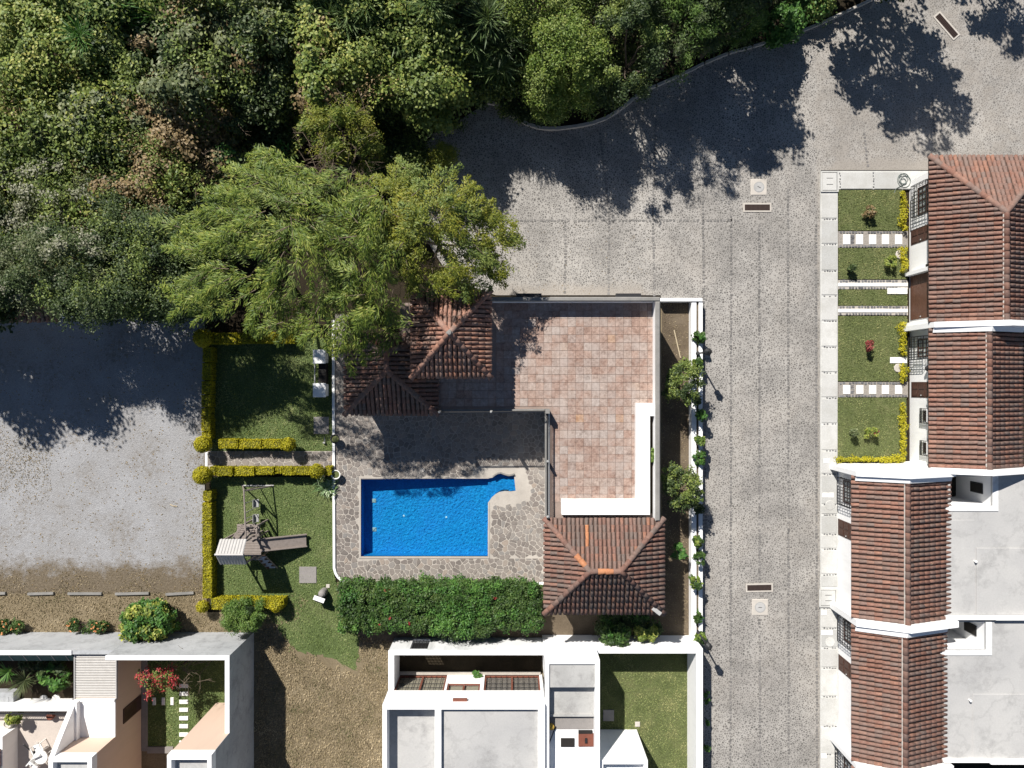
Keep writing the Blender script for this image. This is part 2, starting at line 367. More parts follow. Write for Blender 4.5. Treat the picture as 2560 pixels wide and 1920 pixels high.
def m_water():
    n = NT('pool water'); tr = n.n.new('ShaderNodeBsdfTransparent'); tr.inputs[0].default_value = (.70,.93,.99,1)
    gl = n.n.new('ShaderNodeBsdfGlossy'); gl.inputs['Roughness'].default_value = .06
    fr = n.n.new('ShaderNodeFresnel'); fr.inputs[0].default_value = 1.33
    b = n.n.new('ShaderNodeBump'); b.inputs['Strength'].default_value = .3; b.inputs['Distance'].default_value = .05
    n.l(n.noise(6.5, 4, .6), b.inputs['Height'])
    n.l(b.outputs[0], gl.inputs['Normal']); n.l(b.outputs[0], fr.inputs['Normal'])
    mx = n.n.new('ShaderNodeMixShader'); n.l(fr.outputs[0], mx.inputs[0]); n.l(tr.outputs[0], mx.inputs[1]); n.l(gl.outputs[0], mx.inputs[2])
    n.l(mx.outputs[0], n.out.inputs[0]); return n.mat
M_WATER = m_water()
def m_pool():
    n = NT('blue pool mosaic'); c = n.vor(13, 'F1', 'Color', rnd=.9); rx = n.n.new('ShaderNodeSeparateColor'); n.l(c, rx.inputs[0])
    col = n.ramp(rx.outputs[0], [(0,(.006,.20,.45)),(.6,(.009,.25,.52)),(1,(.02,.31,.60))])
    col = n.mix(n.math('MULTIPLY', n.ramp(n.noise(.7, 5), [(.4,0.0),(.7,1.0)]), .35), col, (.03,.20,.56))
    return n.done(col, .5, .3)
M_POOL = m_pool()
# ---- foliage materials
L_VINE = m_leaf('yellow green vine leaf', [(.1,(.045,.075,.014)),(.45,(.10,.135,.025)),(.75,(.19,.20,.045)),(.95,(.30,.27,.085))], .6, gain=1.75)
L_GREEN = m_leaf('mid green leaf', [(.1,(.03,.05,.012)),(.5,(.068,.092,.02)),(.85,(.125,.145,.036)),(1,(.21,.19,.062))], .7, gain=2.15)
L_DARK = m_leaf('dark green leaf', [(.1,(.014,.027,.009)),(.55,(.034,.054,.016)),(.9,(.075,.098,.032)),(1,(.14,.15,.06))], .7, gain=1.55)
L_GREY = m_leaf('grey green leaf', [(.1,(.035,.05,.02)),(.5,(.075,.09,.038)),(.85,(.13,.14,.068)),(1,(.20,.20,.105))], .7, gain=1.85)
L_DRY = m_leaf('dry vine leaf', [(.1,(.075,.055,.026)),(.5,(.15,.107,.05)),(.85,(.22,.16,.08)),(1,(.13,.14,.04))], .8, gain=1.6)
L_FLOWER = m_leaf('cream blossom', [(.1,(.16,.17,.10)),(.6,(.27,.27,.185)),(1,(.38,.37,.28))], .8, gain=1.0)
L_FEATHER = m_leaf('feathery leaf', [(.12,(.035,.065,.010)),(.42,(.085,.13,.018)),(.70,(.165,.20,.03)),(.93,(.30,.30,.075))], 1.0, gain=1.3)
L_YELL = m_leaf('yellow green leaf', [(.1,(.06,.085,.010)),(.45,(.14,.165,.018)),(.8,(.24,.235,.03)),(1,(.30,.215,.035))], .9, gain=1.2)
L_BRIGHT = m_leaf('bright green leaf', [(.1,(.05,.09,.012)),(.5,(.11,.16,.025)),(.85,(.19,.22,.05)),(1,(.26,.27,.10))], .6)
L_LUSH = m_leaf('lush green leaf', [(.1,(.02,.06,.012)),(.5,(.045,.115,.02)),(.9,(.10,.19,.035)),(1,(.17,.25,.07))], .8)
L_REED = m_leaf('reed leaf', [(.1,(.04,.075,.022)),(.5,(.08,.125,.04)),(.9,(.15,.19,.085)),(1,(.27,.28,.17))], .7)
L_HEDGE = m_leaf('golden hedge leaf', [(.1,(.13,.13,.006)),(.5,(.26,.235,.008)),(.85,(.36,.315,.014)),(1,(.17,.215,.02))], 1.6, .6, .2, .6, gain=1.45)
L_SHRUB = m_leaf('hibiscus leaf', [(.1,(.018,.042,.010)),(.5,(.042,.085,.017)),(.85,(.085,.135,.03)),(1,(.16,.20,.06))], 1.0, gain=1.1)
L_RED = m_leaf('red petal', [(.1,(.27,.025,.03)),(1,(.46,.07,.07))], 1.0, gain=1.1)
L_ORANGE = m_leaf('orange petal', [(.1,(.50,.17,.06)),(1,(.65,.30,.14))], 1.0)
L_VARI = m_leaf('variegated leaf', [(.1,(.05,.09,.015)),(.5,(.14,.18,.03)),(.8,(.33,.33,.07)),(1,(.45,.42,.14))], 1.2)
L_CONIF = m_leaf('soft conifer leaf', [(.1,(.03,.065,.012)),(.5,(.07,.13,.022)),(1,(.15,.20,.045))], 1.0)
L_SILVER = m_leaf('silver edged leaf', [(.1,(.06,.11,.03)),(.5,(.14,.22,.09)),(1,(.50,.55,.40))], 1.0)

# ------------------------------------------------------------------ the ground
POOL_Z = 0.10
pool_px = [(902,1198),(1060,1197.5),(1222,1196),(1231,1194),(1237,1190),(1243,1186),(1251,1184),(1260,1188),(1270,1191),(1285,1190),
           (1289,1227),(1278,1228.5),(1262,1227.5),(1248,1230),(1238,1236),(1229,1244),(1221,1256),(1219.5,1325),(1219.5,1391),(1060,1391),(902,1391)]
pool = P2(pool_px, POOL_Z)
def grow(poly, d):
    cx = sum(p[0] for p in poly)/len(poly); cy = sum(p[1] for p in poly)/len(poly)
    return [(x+d*(1 if x > cx else -1), y+d*(1 if y > cy else -1)) for x, y in poly]
B = 900.0
m = MB(); m.prism([(-B,-B),(B,-B),(B,B),(-B,B)], -.06, -.06, holes=[grow(pool, .06)], walls=False)
tag(m.build('ground', M_SOIL), kind='structure')
# the cobbled street: upper square and the lane going down the right side
kerb_px = [(1085,338),(1150,300),(1215,258),(1240,262),(1262,279),(1290,296),(1318,312),(1345,321),(1372,324),(1400,323),(1440,318),(1480,310),(1515,297),(1545,279),(1572,258),(1592,240),
           (1640,216),(1700,190),(1760,160),(1820,135),(1880,119),(1930,104),(1990,85),(2050,61),(2110,33),(2180,0),(2420,-120)]
road_px = [(1040,380)] + kerb_px + [(3300,-420),(3300,425),(2052,425),(2050,2400),(1735,2400),(1735,748),(1652,748),(1652,738),(1240,738),(1130,700),(1040,560)]
road = P2(road_px)
m = MB(); m.prism(road, 0, 0, walls=False)
roadO = tag(m.build('cobbled_road', M_COBBLE), kind='structure')
def setts(a, b, w, pitch, z, h, name, mat, parent, jit=.25, both=1):
    m = MB(); a = Vector(a); b = Vector(b); d = b-a; n = int(d.length/pitch); M0 = math.atan2(d.y, d.x)
    for i in range(n):
        if random.random() < .06: continue
        c = a+d*((i+.5)/n); M = Matrix.Translation((c.x+random.uniform(-.02,.02), c.y+random.uniform(-.02,.02), z)) @ Matrix.Rotation(M0+random.uniform(-.15,.15), 4, 'Z')
        sx = pitch*random.uniform(.6,.9); sy = w*random.uniform(.75,1.05)
        m.add([M @ Vector((x*sx/2*k, y*sy/2*k, zz)) for zz, k in ((0,1),(h,.8)) for x, y in ((-1,-1),(1,-1),(1,1),(-1,1))],
              [(0,1,5,4),(1,2,6,5),(2,3,7,6),(3,0,4,7),(4,5,6,7)])
    return m.build(name, mat, parent, 'stuff')
# rows of larger stones that divide the paving into bays
for (u0,v0,u1,v1) in [(1828,520,1826,1990),(1898,560,1899,1450),(1899,1545,1901,1990),(1970,470,1972,1990),(1414,560,1412,735),(1522,555,1521,738),(1632,555,1636,742),(1757,470,1766,1560),
                      (1290,552,1850,551),(2040,560,2043,1990),(2160,330,2170,418),(2330,240,2340,395),(1500,330,1524,552),(1640,300,1632,552)]:
    setts(W(u0,v0), W(u1,v1), .15, .19, -.01, .028, 'band_stones', M_BANDSTONE, roadO)
m = MB(); m.prism(P2([(-1400,795),(512,795),(512,1300),(507,1484),(-1400,1484)]), 0, 0, walls=False)
tag(m.build('gravel_yard', M_GRAVEL), kind='structure')
def sheet(name, px, mat, z=0.0):
    m = MB(); m.prism(P2(px, z), z, z, walls=False); return tag(m.build(name, mat), kind='structure')
dry_px = [(-1400,1430),(300,1430),(508,1430),(520,1530),(690,1530),(720,1478),(842,1478),(842,1455),(1362,1455),(1652,1530),(1652,748),(1735,748),(1735,2300),(-1400,2300)]
sheet('dry_ground', dry_px, M_DRY, -.004)
sheet('bare_soil', [(842,1462),(1362,1462),(1652,1500),(1730,1500),(1730,1595),(842,1612)], M_DIRT, -.001)
sheet('dirt_yard', [(1655,752),(1733,752),(1733,1606),(1655,1606)], M_DIRT, .003)
lawnA_px = [(527,845),(834,845),(834,1130),(527,1130)]
lawnB_px = [(527,1192),(836,1192),(836,1440),(845,1478),(740,1500),(720,1530),(527,1520)]
lawnC_px = [(655,1530),(735,1480),(842,1475),(848,1520),(880,1560),(897,1600),(897,1640),(886,1676),(862,1662),(830,1645),(790,1636),(745,1628),(705,1590),(690,1560)]
lawnA = sheet('lawn', lawnA_px, M_LAWN2, .02); lawnB = sheet('lawn', lawnB_px, M_LAWN2, .02); sheet('lawn', jag(lawnC_px,5,8), M_LAWN2, .004)
GP = [((2096,475),(2258,475),(2258,576),(2096,576)), ((2096,620),(2268,620),(2268,698),(2096,698)),
      ((2096,724),(2268,724),(2268,764),(2096,764)), ((2095,790),(2268,790),(2268,953),(2095,953)), ((2094,994),(2266,994),(2266,1150),(2094,1150))]
for p in GP: sheet('lawn', p, M_LAWN, .13)
def grass(px, z, dens, h, mat, label, w=.028, prob=None):
    poly = P2(px, z); xs = [p[0] for p in poly]; ys = [p[1] for p in poly]
    A = (max(xs)-min(xs))*(max(ys)-min(ys)); n = int(A*dens)
    x = rng.uniform(min(xs), max(xs), n); y = rng.uniform(min(ys), max(ys), n); k = inpoly(x, y, poly)
    if prob: k &= rng.random(n) < prob(x, y)
    x = x[k]; y = y[k]; n = len(x)
    az = rng.uniform(0, 2*np.pi, n); lean = rng.uniform(.3, 1.3, n); hh = h*rng.uniform(.5, 1.3, n)
    d = np.stack([np.cos(az)*lean, np.sin(az)*lean, np.ones(n)], 1); d = unit(d)
    s = np.stack([-np.sin(az), np.cos(az), np.zeros(n)], 1)
    b = np.stack([x, y, np.full(n, z)], 1); ww = (w*rng.uniform(.6, 1.4, n))[:,None]
    V = np.stack([b-s*ww, b+s*ww, b+d*hh[:,None]], 1)
    o = quads_mesh('grass', V, mat, None, 'stuff', 3); return tag(o, label, 'grass')
grass(lawnA_px, .02, 380, .07, M_BLADE2, 'shaded short green grass of the lawn north of the flagstone path')
grass(lawnB_px, .02, 380, .06, M_BLADE2, 'short green grass of the playground lawn')
grass(jag(lawnC_px,16,6), .004, 420, .06, M_BLADE2, 'greener grass patch spreading into the parched plot')
for p, t in zip(GP, ['front lawn nearest the top sidewalk with one small bush', 'front lawn with a dark forked plant and round stone', 'narrow lawn strip between the two driveway strips',
                     'front lawn with a small red leaved shrub at its centre', 'front lawn edged on two sides by yellow shrubs']):
    grass(p, .13, 420, .05, M_BLADE, 'clipped grass of the '+t)
straw_px = [(642,1540),(690,1575),(720,1610),(745,1640),(790,1645),(862,1672),(900,1690),(905,1590),(975,1608),(970,1930),(642,1930)]
grass(jag(straw_px,14,8), -.004, 330, .10, M_STRAW, 'parched straw coloured grass between the two white houses')
grass([(-20,1478),(508,1478),(520,1530),(590,1550),(580,1582),(-20,1582)], -.01, 200, .10, M_STRAW, 'dry brown grass along the grey boundary wall')
grass([(620,1530),(735,1470),(770,1500),(745,1550),(690,1570)], .004, 200, .07, M_STRAW, 'yellowed grass by the gap in the golden hedge')
grass([(1655,756),(1730,756),(1730,1590),(1655,1590)], 0, 90, .06, M_STRAW, 'sparse dry stubble in the dirt yard beside the terrace')
grass([(-20,1050),(130,1050),(130,1290),(-20,1290)], 0, 260, .05, M_STRAW, 'patch of withered weeds in the grey gravel', prob=lambda x, y: np.exp(-(((x+27.5)/1.7)**2+((y+4.3)/1.6)**2)))
grass([(460,1100),(512,1100),(512,1480),(470,1480)], 0, 70, .05, M_STRAW, 'thin dry weeds along the outside of the golden hedge')
grass([(-20,1410),(500,1410),(508,1480),(-20,1480)], 0, 330, .06, M_STRAW, 'thin dry grass where the gravel ends', prob=lambda x, y: np.clip((-10.1-y)/1.6, 0, 1)**1.5*(.45+.55*np.sin(x*1.7+np.sin(y*3))))

# kerb round the planted bank
m = MB()
def kerbseg(pts, w, h, gap=None):
    for i, (a, b) in enumerate(zip(pts[:-1], pts[1:])):
        m.beam((a[0],a[1],h/2), (b[0],b[1],h/2), w, h)
kp = P2(kerb_px[2:16]); kerbseg(kp, .16, .22)
tag(m.build('kerb', M_STONE), 'curved pale stone kerb at the foot of the planted bank', 'kerb')
m = MB(); kp2 = P2([(1610,228)]+kerb_px[16:26])
for a, b in zip(kp2[:-1], kp2[1:]):
    a = Vector(a); b = Vector(b); n = max(1, int((b-a).length/1.0))
    for i in range(n):
        p = a+(b-a)*((i+.04)/n); q = a+(b-a)*((i+.96)/n); m.beam((p.x,p.y,.1),(q.x,q.y,.1), .13, .2)
tag(m.build('kerb', M_STONE), 'long straight kerb of stone blocks rising to the top right', 'kerb')
m = MB(); kp3 = P2([(1000,372),(1082,338),(1130,318)]); kerbseg(kp3, .09, .12)
tag(m.build('kerb', M_SLAB), 'short thin kerb in deep shade under the trees', 'kerb')

# ------------------------------------------------------------------ sidewalks with separate slabs and rows of setts
side = thing('sidewalk', W(2072,1150), None, None); side['kind'] = 'structure'
x0,x1,_,_ = R(2053,425,2094,1920,.12)
m = MB(); _,_,ya,yb = R(2053,427,2094,2300,.1)
m.box(x0-.03, x1+.02, ya, yb, -.05, .095); xx0,xx1,yy0,yy1 = R(2094,427,2330,473,.1); m.box(x1+.02, xx1, yy0, yy1, -.05, .095)
m.build('sidewalk_base', M_SIDEWALK, side)
vs = [482,548,611,678,740,803,868,932,995,1060,1127,1186,1262,1287,1336,1373,1437,1470,1520,1571,1620,1670,1742,1816,1886,1960]
for i, (a, b) in enumerate(zip(vs[:-1], vs[1:])):
    if a == 1470: continue
    c0,c1,ca,cb = R(2054,a+3,2093,b-3,.12)
    m = MB(); m.bev(c0, c1, ca, cb, .09, .12+random.uniform(0,.008), .012); m.build('paving_slab', M_SIDEWALK, side)
    if i: setts(W(2058,a,.1), W(2092,a,.1), .07, .13, .093, .024, 'sett_row', M_SETT, side)
for u0, u1 in [(2102,2182),(2186,2255),(2258,2318)]:
    c0,c1,ca,cb = R(u0,430,u1,472,.12); m = MB(); m.bev(c0, c1, ca, cb, .09, .122, .012); m.build('paving_slab', M_SIDEWALK, side)
for u in (2100,2184): setts(W(u,430,.1), W(u,470,.1), .07, .13, .093, .026, 'sett_row', M_SETT, side)
def hatch(u0,v0,u1,v1,label,frame=.07):
    z = .13; c0,c1,ca,cb = R(u0,v0,u1,v1,z); t = thing('inspection_cover', ((c0+c1)/2,(ca+cb)/2,z-.01), label, 'access cover', 'inspection covers in the sidewalk')
    m = MB(); m.box(c0,c1,ca,ca+frame,.1,.17); m.box(c0,c1,cb-frame,cb,.1,.17); m.box(c0,c0+frame,ca+frame,cb-frame,.1,.17); m.box(c1-frame,c1,ca+frame,cb-frame,.1,.17)
    m.build('frame', M_SIDEWALK, t)
    m = MB(); m.bev(c0+frame+.025,c1-frame-.025,ca+frame+.025,cb-frame-.025,.1,.155,.012); lid = m.build('lid', M_SIDEWALK, t)
    m = MB(); m.box(c0+frame,c1-frame,ca+frame,cb-frame,.1,.125); m.build('joint', M_IRON, t)
    for k in (.36,.66):
        m = MB(); y = ca+(cb-ca)*k; m.box(c0+.32*(c1-c0), c0+.68*(c1-c0), y-.012, y+.012, .15, .163); m.build('handle', M_IRON, lid)
hatch(2052,428,2096,480,'square concrete access cover at the top corner of the sidewalk')
hatch(2048,1472,2093,1518,'square concrete access cover in the lower sidewalk beside the drain')
for i,(u,v) in enumerate([(2063,1238),(2078,1238),(2060,1532),(2060,1582),(2075,1582),(2060,1890),(2066,1152)]):
    c0,c1,ca,cb = R(u-7,v-6,u+7,v+6,.13); m = MB(); m.bev(c0,c1,ca,cb,.11,.142,.01)
    tag(m.build('meter_box_lid', M_WHITESLAB), 'small pale meter box lid in the sidewalk, %s from the top' % ORD[[1,2,3,4,5,6,0][i]], 'meter lid', 'meter lids in the sidewalk')
for i,v in enumerate((1263,1605)):
    p = W(2075,v,.12); m = MB(); m.lathe((p.x,p.y,.11), [(.27,0),(.27,.03),(.25,.036),(0.001,.036)], 22)
    tag(m.build('round_cover', M_SIDEWALK), ['round concrete cover in the sidewalk near the window grille of the third house','round concrete cover in the lowest stretch of sidewalk'][i], 'access cover')

# garden paths and drive strips to the street doors
def setrow(parent, v, u0, u1): setts(W(u0,v,.12), W(u1,v,.12), .13, .17, .115, .03, 'sett_row', M_SETT, parent)
for k,(va,vb,us,lab) in enumerate([(578,619,(2108,2140,2173,2205,2238),'top'),(955,993,(2108,2141,2173,2205,2238),'lower')]):
    t = thing('garden_path', W(2180,(va+vb)/2,.1), None, None); t['kind'] = 'structure'
    c0,c1,ca,cb = R(2096,va,2270,vb,.11); m = MB(); m.box(c0,c1,ca,cb,-.05,.11); m.build('pebble_bed', M_COBBLE, t)
    for u in us:
        c0,c1,ca,cb = R(u,va+8,u+18,vb-8,.14); m = MB(); m.bev(c0,c1,ca,cb,.1,.145,.012); m.build('step_slab', M_WHITESLAB, t)
    setrow(t, va+3, 2098, 2268); setrow(t, vb-3, 2098, 2268)
    setts(W(2129,va+8,.11), W(2129,vb-8,.11), .3, .07, .11, .02, 'pebbles', M_SETT, t); 
for va, vb in ((700,723),(765,788)):
    t = thing('drive_strip', W(2180,(va+vb)/2,.1), None, None); t['kind'] = 'structure'
    c0,c1,ca,cb = R(2096,va,2270,vb,.11); m = MB(); m.box(c0,c1,ca,cb,-.05,.112); m.build('strip_base', M_MORTAR, t)
    c0,c1,ca,cb = R(2096,va+7,2270,vb-7,.14); m = MB()
    m.bev(c0,c1,ca,cb,.1,.142,.012); m.build('strip_slab', M_WHITESLAB, t)
    setrow(t, va+3, 2098, 2268); setrow(t, vb-3, 2098, 2268)
def slabthing(name, u0,v0,u1,v1,z,mat,label,cat,th=.05):
    c0,c1,ca,cb = R(u0,v0,u1,v1,z); m = MB(); m.bev(c0,c1,ca,cb,z-th,z,.012); return tag(m.build(name, mat), label, cat)
slabthing('stone_slab',2219,720,2243,735,.19,M_WHITESLAB,'white slab on the grass touching the upper drive strip','slab')
slabthing('stone_slab',2244,719,2269,735,.187,M_WHITESLAB,'cream slab on the upper drive strip against the brown garage door','slab')
p = W(2249,636,.15); m = MB(); m.lathe((p.x,p.y,.13), [(.24,0),(.25,.05),(.22,.07),(0.001,.07)], 8); tag(m.build('round_stone', M_STONE), 'pale octagonal stone on the lawn by the yellow shrub', 'stepping stone')
slabthing('stone_slab',2226,893,2268,908,.18,M_WHITESLAB,'L shaped pale slab reaching the white wall below the red leaved shrub','slab')
p = W(2245,920,.15); m = MB(); m.lathe((p.x,p.y,.13), [(.24,0),(.25,.05),(.22,.07),(0.001,.07)], 9); tag(m.build('round_stone', M_STONE), 'pale rounded stone beside the L shaped slab', 'stepping stone')

# drains and manholes in the street
def drain(c, ang, L, Wd, label):
    t = thing('storm_drain', (c.x,c.y,0), label, 'drain', 'storm drain grates in the cobbled street'); M = Matrix.Translation((c.x,c.y,0)) @ Matrix.Rotation(ang,4,'Z')
    m = MB(); f = .08
    for sx, sy, dx, dy in ((L,f,0,Wd/2-f/2),(L,f,0,-Wd/2+f/2),(f,Wd-2*f,L/2-f/2,0),(f,Wd-2*f,-L/2+f/2,0)):
        m.obox(M @ Matrix.Translation((dx,dy,.0)), sx, sy, .07)
    m.build('frame', M_STONE, t)
    m = MB(); m.obox(M @ Matrix.Translation((0,0,-.02)), L-2*f, Wd-2*f, .05); m.build('pit', M_DARK, t)
    n = int((L-2*f)/.07); me = None
    for i in range(n):
        x = -L/2+f+(i+.5)*(L-2*f)/n
        if me is None:
            m = MB(); m.obox(Matrix.Identity(4), .04, Wd-2*f, .03); o = m.build('grate_bar', M_RUST); me = o.data
        else: o = link('grate_bar', me)
        o.parent = t; o.matrix_local = Matrix.Rotation(ang,4,'Z') @ Matrix.Translation((x,0,.022))
drain(W(1893,519), 0, 1.58, .5, 'rusty rectangular street drain just below the round manhole in the upper street')
drain(W(1898,1469), .02, 1.52, .48, 'rusty rectangular street drain just above the round manhole in the lower lane')
drain(W(2366,65), math.radians(-49), 1.75, .5, 'dark street drain set at a slant in the top right corner')
def manhole(c, label, ang):
    t = thing('manhole', (c.x,c.y,0), label, 'manhole', 'manholes in the cobbled street')
    m = MB(); m.bev(c.x-.46,c.x+.46,c.y-.46,c.y+.46,-.02,.03,.03); m.build('concrete_frame', M_STONE, t)
    m = MB(); m.lathe((c.x,c.y,.025), [(.30,0),(.30,.008),(.26,.009),(.26,.002)], 28, cap=False); m.build('ring', M_STEEL, t)
    m = MB(); m.lathe((c.x,c.y,.025), [(.255,0),(.255,.014),(0.001,.014)], 28); lid = m.build('lid', M_ROOFCON, t)
    m = MB(); d = Vector((math.cos(ang),math.sin(ang),0))*.1; m.beam(c+d+Vector((0,0,.044)), c-d+Vector((0,0,.044)), .02); m.build('handle', M_IRON, lid)
manhole(W(1897,468), 'square concrete manhole with round pale lid above the upper drain', -.5)
manhole(W(1900,1518), 'square concrete manhole with round lid below the lower drain', 0)

# parking stops on the gravel edge
for i,(u0,u1,du) in enumerate([(-40,16,0),(72,136,0),(172,256,1),(290,374,0),(416,486,-1)]):
    a = W(u0,1484-du); b = W(u1,1482+du); m = MB()
    m.beam((a.x,a.y,.06),(b.x,b.y,.06),.13,.12)
    tag(m.build('parking_stop', M_COPING), 'long grey concrete wheel stop at the dry gravel edge, %s from the left' % ORD[i], 'wheel stop', 'wheel stops along the gravel yard')
m = MB(); a = W(425,1261,.03); b = W(443,1266,.03); m.path([a, W(433,1265,.05), b], .025); tag(m.build('stick', M_STICK), 'short fallen stick lying on the grey gravel', 'stick')

# ------------------------------------------------------------------ pool deck, flagstones, pool
deck_px = [(836,800),(870,800),(870,1030),(1362,1030),(1362,1462),(880,1462),(866,1457),(852,1449),(842,1437),(836,1420)]
deck = P2(deck_px, POOL_Z)
dk = thing('pool_deck', W(1090,1230), None, None); dk['kind'] = 'structure'
m = MB(); m.prism(deck, -.04, .085, holes=[pool]); m.build('mortar_bed', M_MORTAR, dk)
path_px = [(512,1128),(836,1128),(836,1172),(512,1172)]
pt = thing('flagstone_path', W(670,1150), None, None); pt['kind'] = 'structure'
m = MB(); m.prism(P2(path_px,.06), -.04, .05); m.build('mortar_bed', M_MORTAR, pt)
def clip(poly, nx, ny, d):       # keep nx*x+ny*y <= d
    out = []
    for i in range(len(poly)):
        a = poly[i]; b = poly[(i+1)%len(poly)]; fa = nx*a[0]+ny*a[1]-d; fb = nx*b[0]+ny*b[1]-d
        if fa <= 0: out.append(a)
        if fa*fb < 0: t = fa/(fa-fb); out.append((a[0]+(b[0]-a[0])*t, a[1]+(b[1]-a[1])*t))
    return out
def crazy(region, bad, parent, z, size, mat, name, clips, limit=300):
    xs = [p[0] for p in region]; ys = [p[1] for p in region]
    S = []; y = min(ys)
    while y < max(ys):
        x = min(xs)
        while x < max(xs):
            if random.random() < .9: S.append((x+random.uniform(-.46,.46)*size, y+random.uniform(-.46,.46)*size))
            x += size*random.uniform(.8,1.25)
        y += size*.95
    S = np.array(S); cells = []
    for i, s in enumerate(S):
        if not inpoly(s[0], s[1], region) or (bad and inpoly(s[0], s[1], bad)): continue
        d2 = ((S-s)**2).sum(1); nb = np.argsort(d2)[1:22]; poly = [(s[0]-size*2,s[1]-size*2),(s[0]+size*2,s[1]-size*2),(s[0]+size*2,s[1]+size*2),(s[0]-size*2,s[1]+size*2)]
        for j in nb:
            n = S[j]-s; l = np.linalg.norm(n); mid = (S[j]+s)/2; n = n/l
            poly = clip(poly, n[0], n[1], n @ mid - random.uniform(.008,.024))
            if len(poly) < 3: break
        for f in clips:
            if len(poly) < 3: break
            poly = f(s, poly)
        if len(poly) < 3: continue
        ar = .5*abs(sum(poly[k][0]*poly[(k+1)%len(poly)][1]-poly[(k+1)%len(poly)][0]*poly[k][1] for k in range(len(poly))))
        if ar < .006: continue
        q = []                                   # knock the corners off
        for k in range(len(poly)):
            a = poly[k-1]; b = poly[k]; c = poly[(k+1)%len(poly)]
            q += [(b[0]+(a[0]-b[0])*.16, b[1]+(a[1]-b[1])*.16), (b[0]+(c[0]-b[0])*.16, b[1]+(c[1]-b[1])*.16)]
        cells.append((ar, q))
    cells.sort(key=lambda c: -c[0]); rest = MB(); fsides = []
    for k, (ar, q) in enumerate(cells):
        h = z+random.uniform(.012,.026); n = len(q); cx = sum(p[0] for p in q)/n; cy = sum(p[1] for p in q)/n
        V = [(x,y,z-.02) for x,y in q]+[(cx+(x-cx)*.95,cy+(y-cy)*.95,h+random.uniform(-.002,.002)) for x,y in q]
        Fc = [(i,(i+1)%n,n+(i+1)%n,n+i) for i in range(n)]+[tuple(range(n,2*n))]
        if k < limit: mm = MB(); mm.add(V, Fc); mm.build(name, mat, parent)
        else: rest.add(V, Fc)
    if rest.v: rest.build(name+'s', mat, parent, 'stuff')
px0,px1,py0,py1 = R(902,1197,1220,1391,POOL_Z); cop = .12
def poolclip(s, poly):
    if s[0] < px0: return clip(poly, 1, 0, px0-cop) if any(py0-cop < p[1] < py1+cop for p in poly) else poly
    if s[1] > py1: return clip(poly, 0, -1, -(py1+cop)) if s[0] < px1+.6 else poly
    if s[1] < py0: return clip(poly, 0, 1, py0-cop)
    if s[0] > px1: return clip(poly, -1, 0, -(px1+cop)) if s[1] < py1-1.4 else poly
    return poly
dx0, dx1, dy0, dy1 = R(837.5,800,1361,1460,POOL_Z)
ent = P2([(1195,1170),(1310,1170),(1318,1250),(1232,1262),(1212,1300),(1195,1300)], POOL_Z)
def deckclip(s, poly):
    poly = clip(poly, -1, 0, -dx0)
    if len(poly) >= 3: poly = clip(poly, 1, 0, dx1)
    if len(poly) >= 3: poly = clip(poly, 0, -1, -dy0)
    if len(poly) >= 3 and any(inpoly(p[0], p[1], ent) for p in poly): return []
    return poly
crazy(deck, grow(pool, .1), dk, .085, .265, M_FLAG, 'flagstone', [poolclip, deckclip])
qx0,qx1,qy0,qy1 = R(513,1129,835,1171,.06)
crazy(P2(path_px,.06), None, pt, .05, .30, M_FLAG, 'flagstone', [lambda s, p: clip(p,-1,0,-qx0), lambda s, p: clip(p,1,0,qx1) if len(p) > 2 else p, lambda s, p: clip(p,0,-1,-qy0) if len(p) > 2 else p, lambda s, p: clip(p,0,1,qy1) if len(p) > 2 else p])
c0,c1,ca,cb = R(513,1130,519,1168,.1); m = MB(); m.bev(c0,c1,ca,cb,-.03,.1,.015); m.build('threshold', M_WHITE, pt)
# white kerb on the west side of the deck
m = MB(); ck = P2([(833,800),(833,960),(834,1200),(835,1420),(838,1432),(843,1441),(852,1451),(863,1458),(872,1461)], .2)
for i,(a, b) in enumerate(zip(ck[:-1], ck[1:])): m.beam((a[0],a[1],.09),(b[0]+(b[0]-a[0])*.01,b[1]+(b[1]-a[1])*.01,.09), .13, .22-.004*(i%2))
tag(m.build('deck_kerb', M_WHITE), 'long white kerb rounding the lower left corner of the pool deck', 'kerb')
m = MB(); a = W(1180,1461,.2); b = W(1362,1459,.2); m.beam((a.x,a.y,.09),(b.x,b.y,.09),.12,.2); tag(m.build('deck_kerb', M_WHITE), 'white kerb between the deck and the hibiscus hedge', 'kerb')
# the pool itself
pl = thing('swimming_pool', (px0, py0, 0), 'rectangular blue tiled swimming pool with a curved entry at its upper right corner', 'swimming pool')
def pdepth(x, y):
    if x > px1+.02: return -.10 - .10*max(0, min(1, (px1+.9-x)/.9))
    return -.86 + .50*(x-px0)/(px1-px0)
m = MB(); n = len(pool)
m.add([(x,y,.086) for x,y in pool]+[(x,y,pdepth(x,y)-.02) for x,y in pool], [(i,(i+1)%n,n+(i+1)%n,n+i) for i in range(n)])
m.build('pool_wall', M_POOL, pl)
m = MB(); main = [p for p in pool if p[0] <= px1+.06]
m.add([(px0,py0,pdepth(px0,0)),(px1,py0,pdepth(px1,0)),(px1,py1+.05,pdepth(px1,0)),(px0,py1+.05,pdepth(px0,0))], [(0,1,2,3)])
e = P2([(1219.5,1196),(1232,1193),(1243,1186),(1251,1184),(1260,1188),(1270,1191),(1285,1190),(1289,1227),(1278,1228.5),(1262,1227.5),(1248,1230),(1238,1236),(1229,1244),(1219.5,1258)], POOL_Z)
m.prism(e, -.6, -.16); m.build('pool_floor', M_POOL, pl)
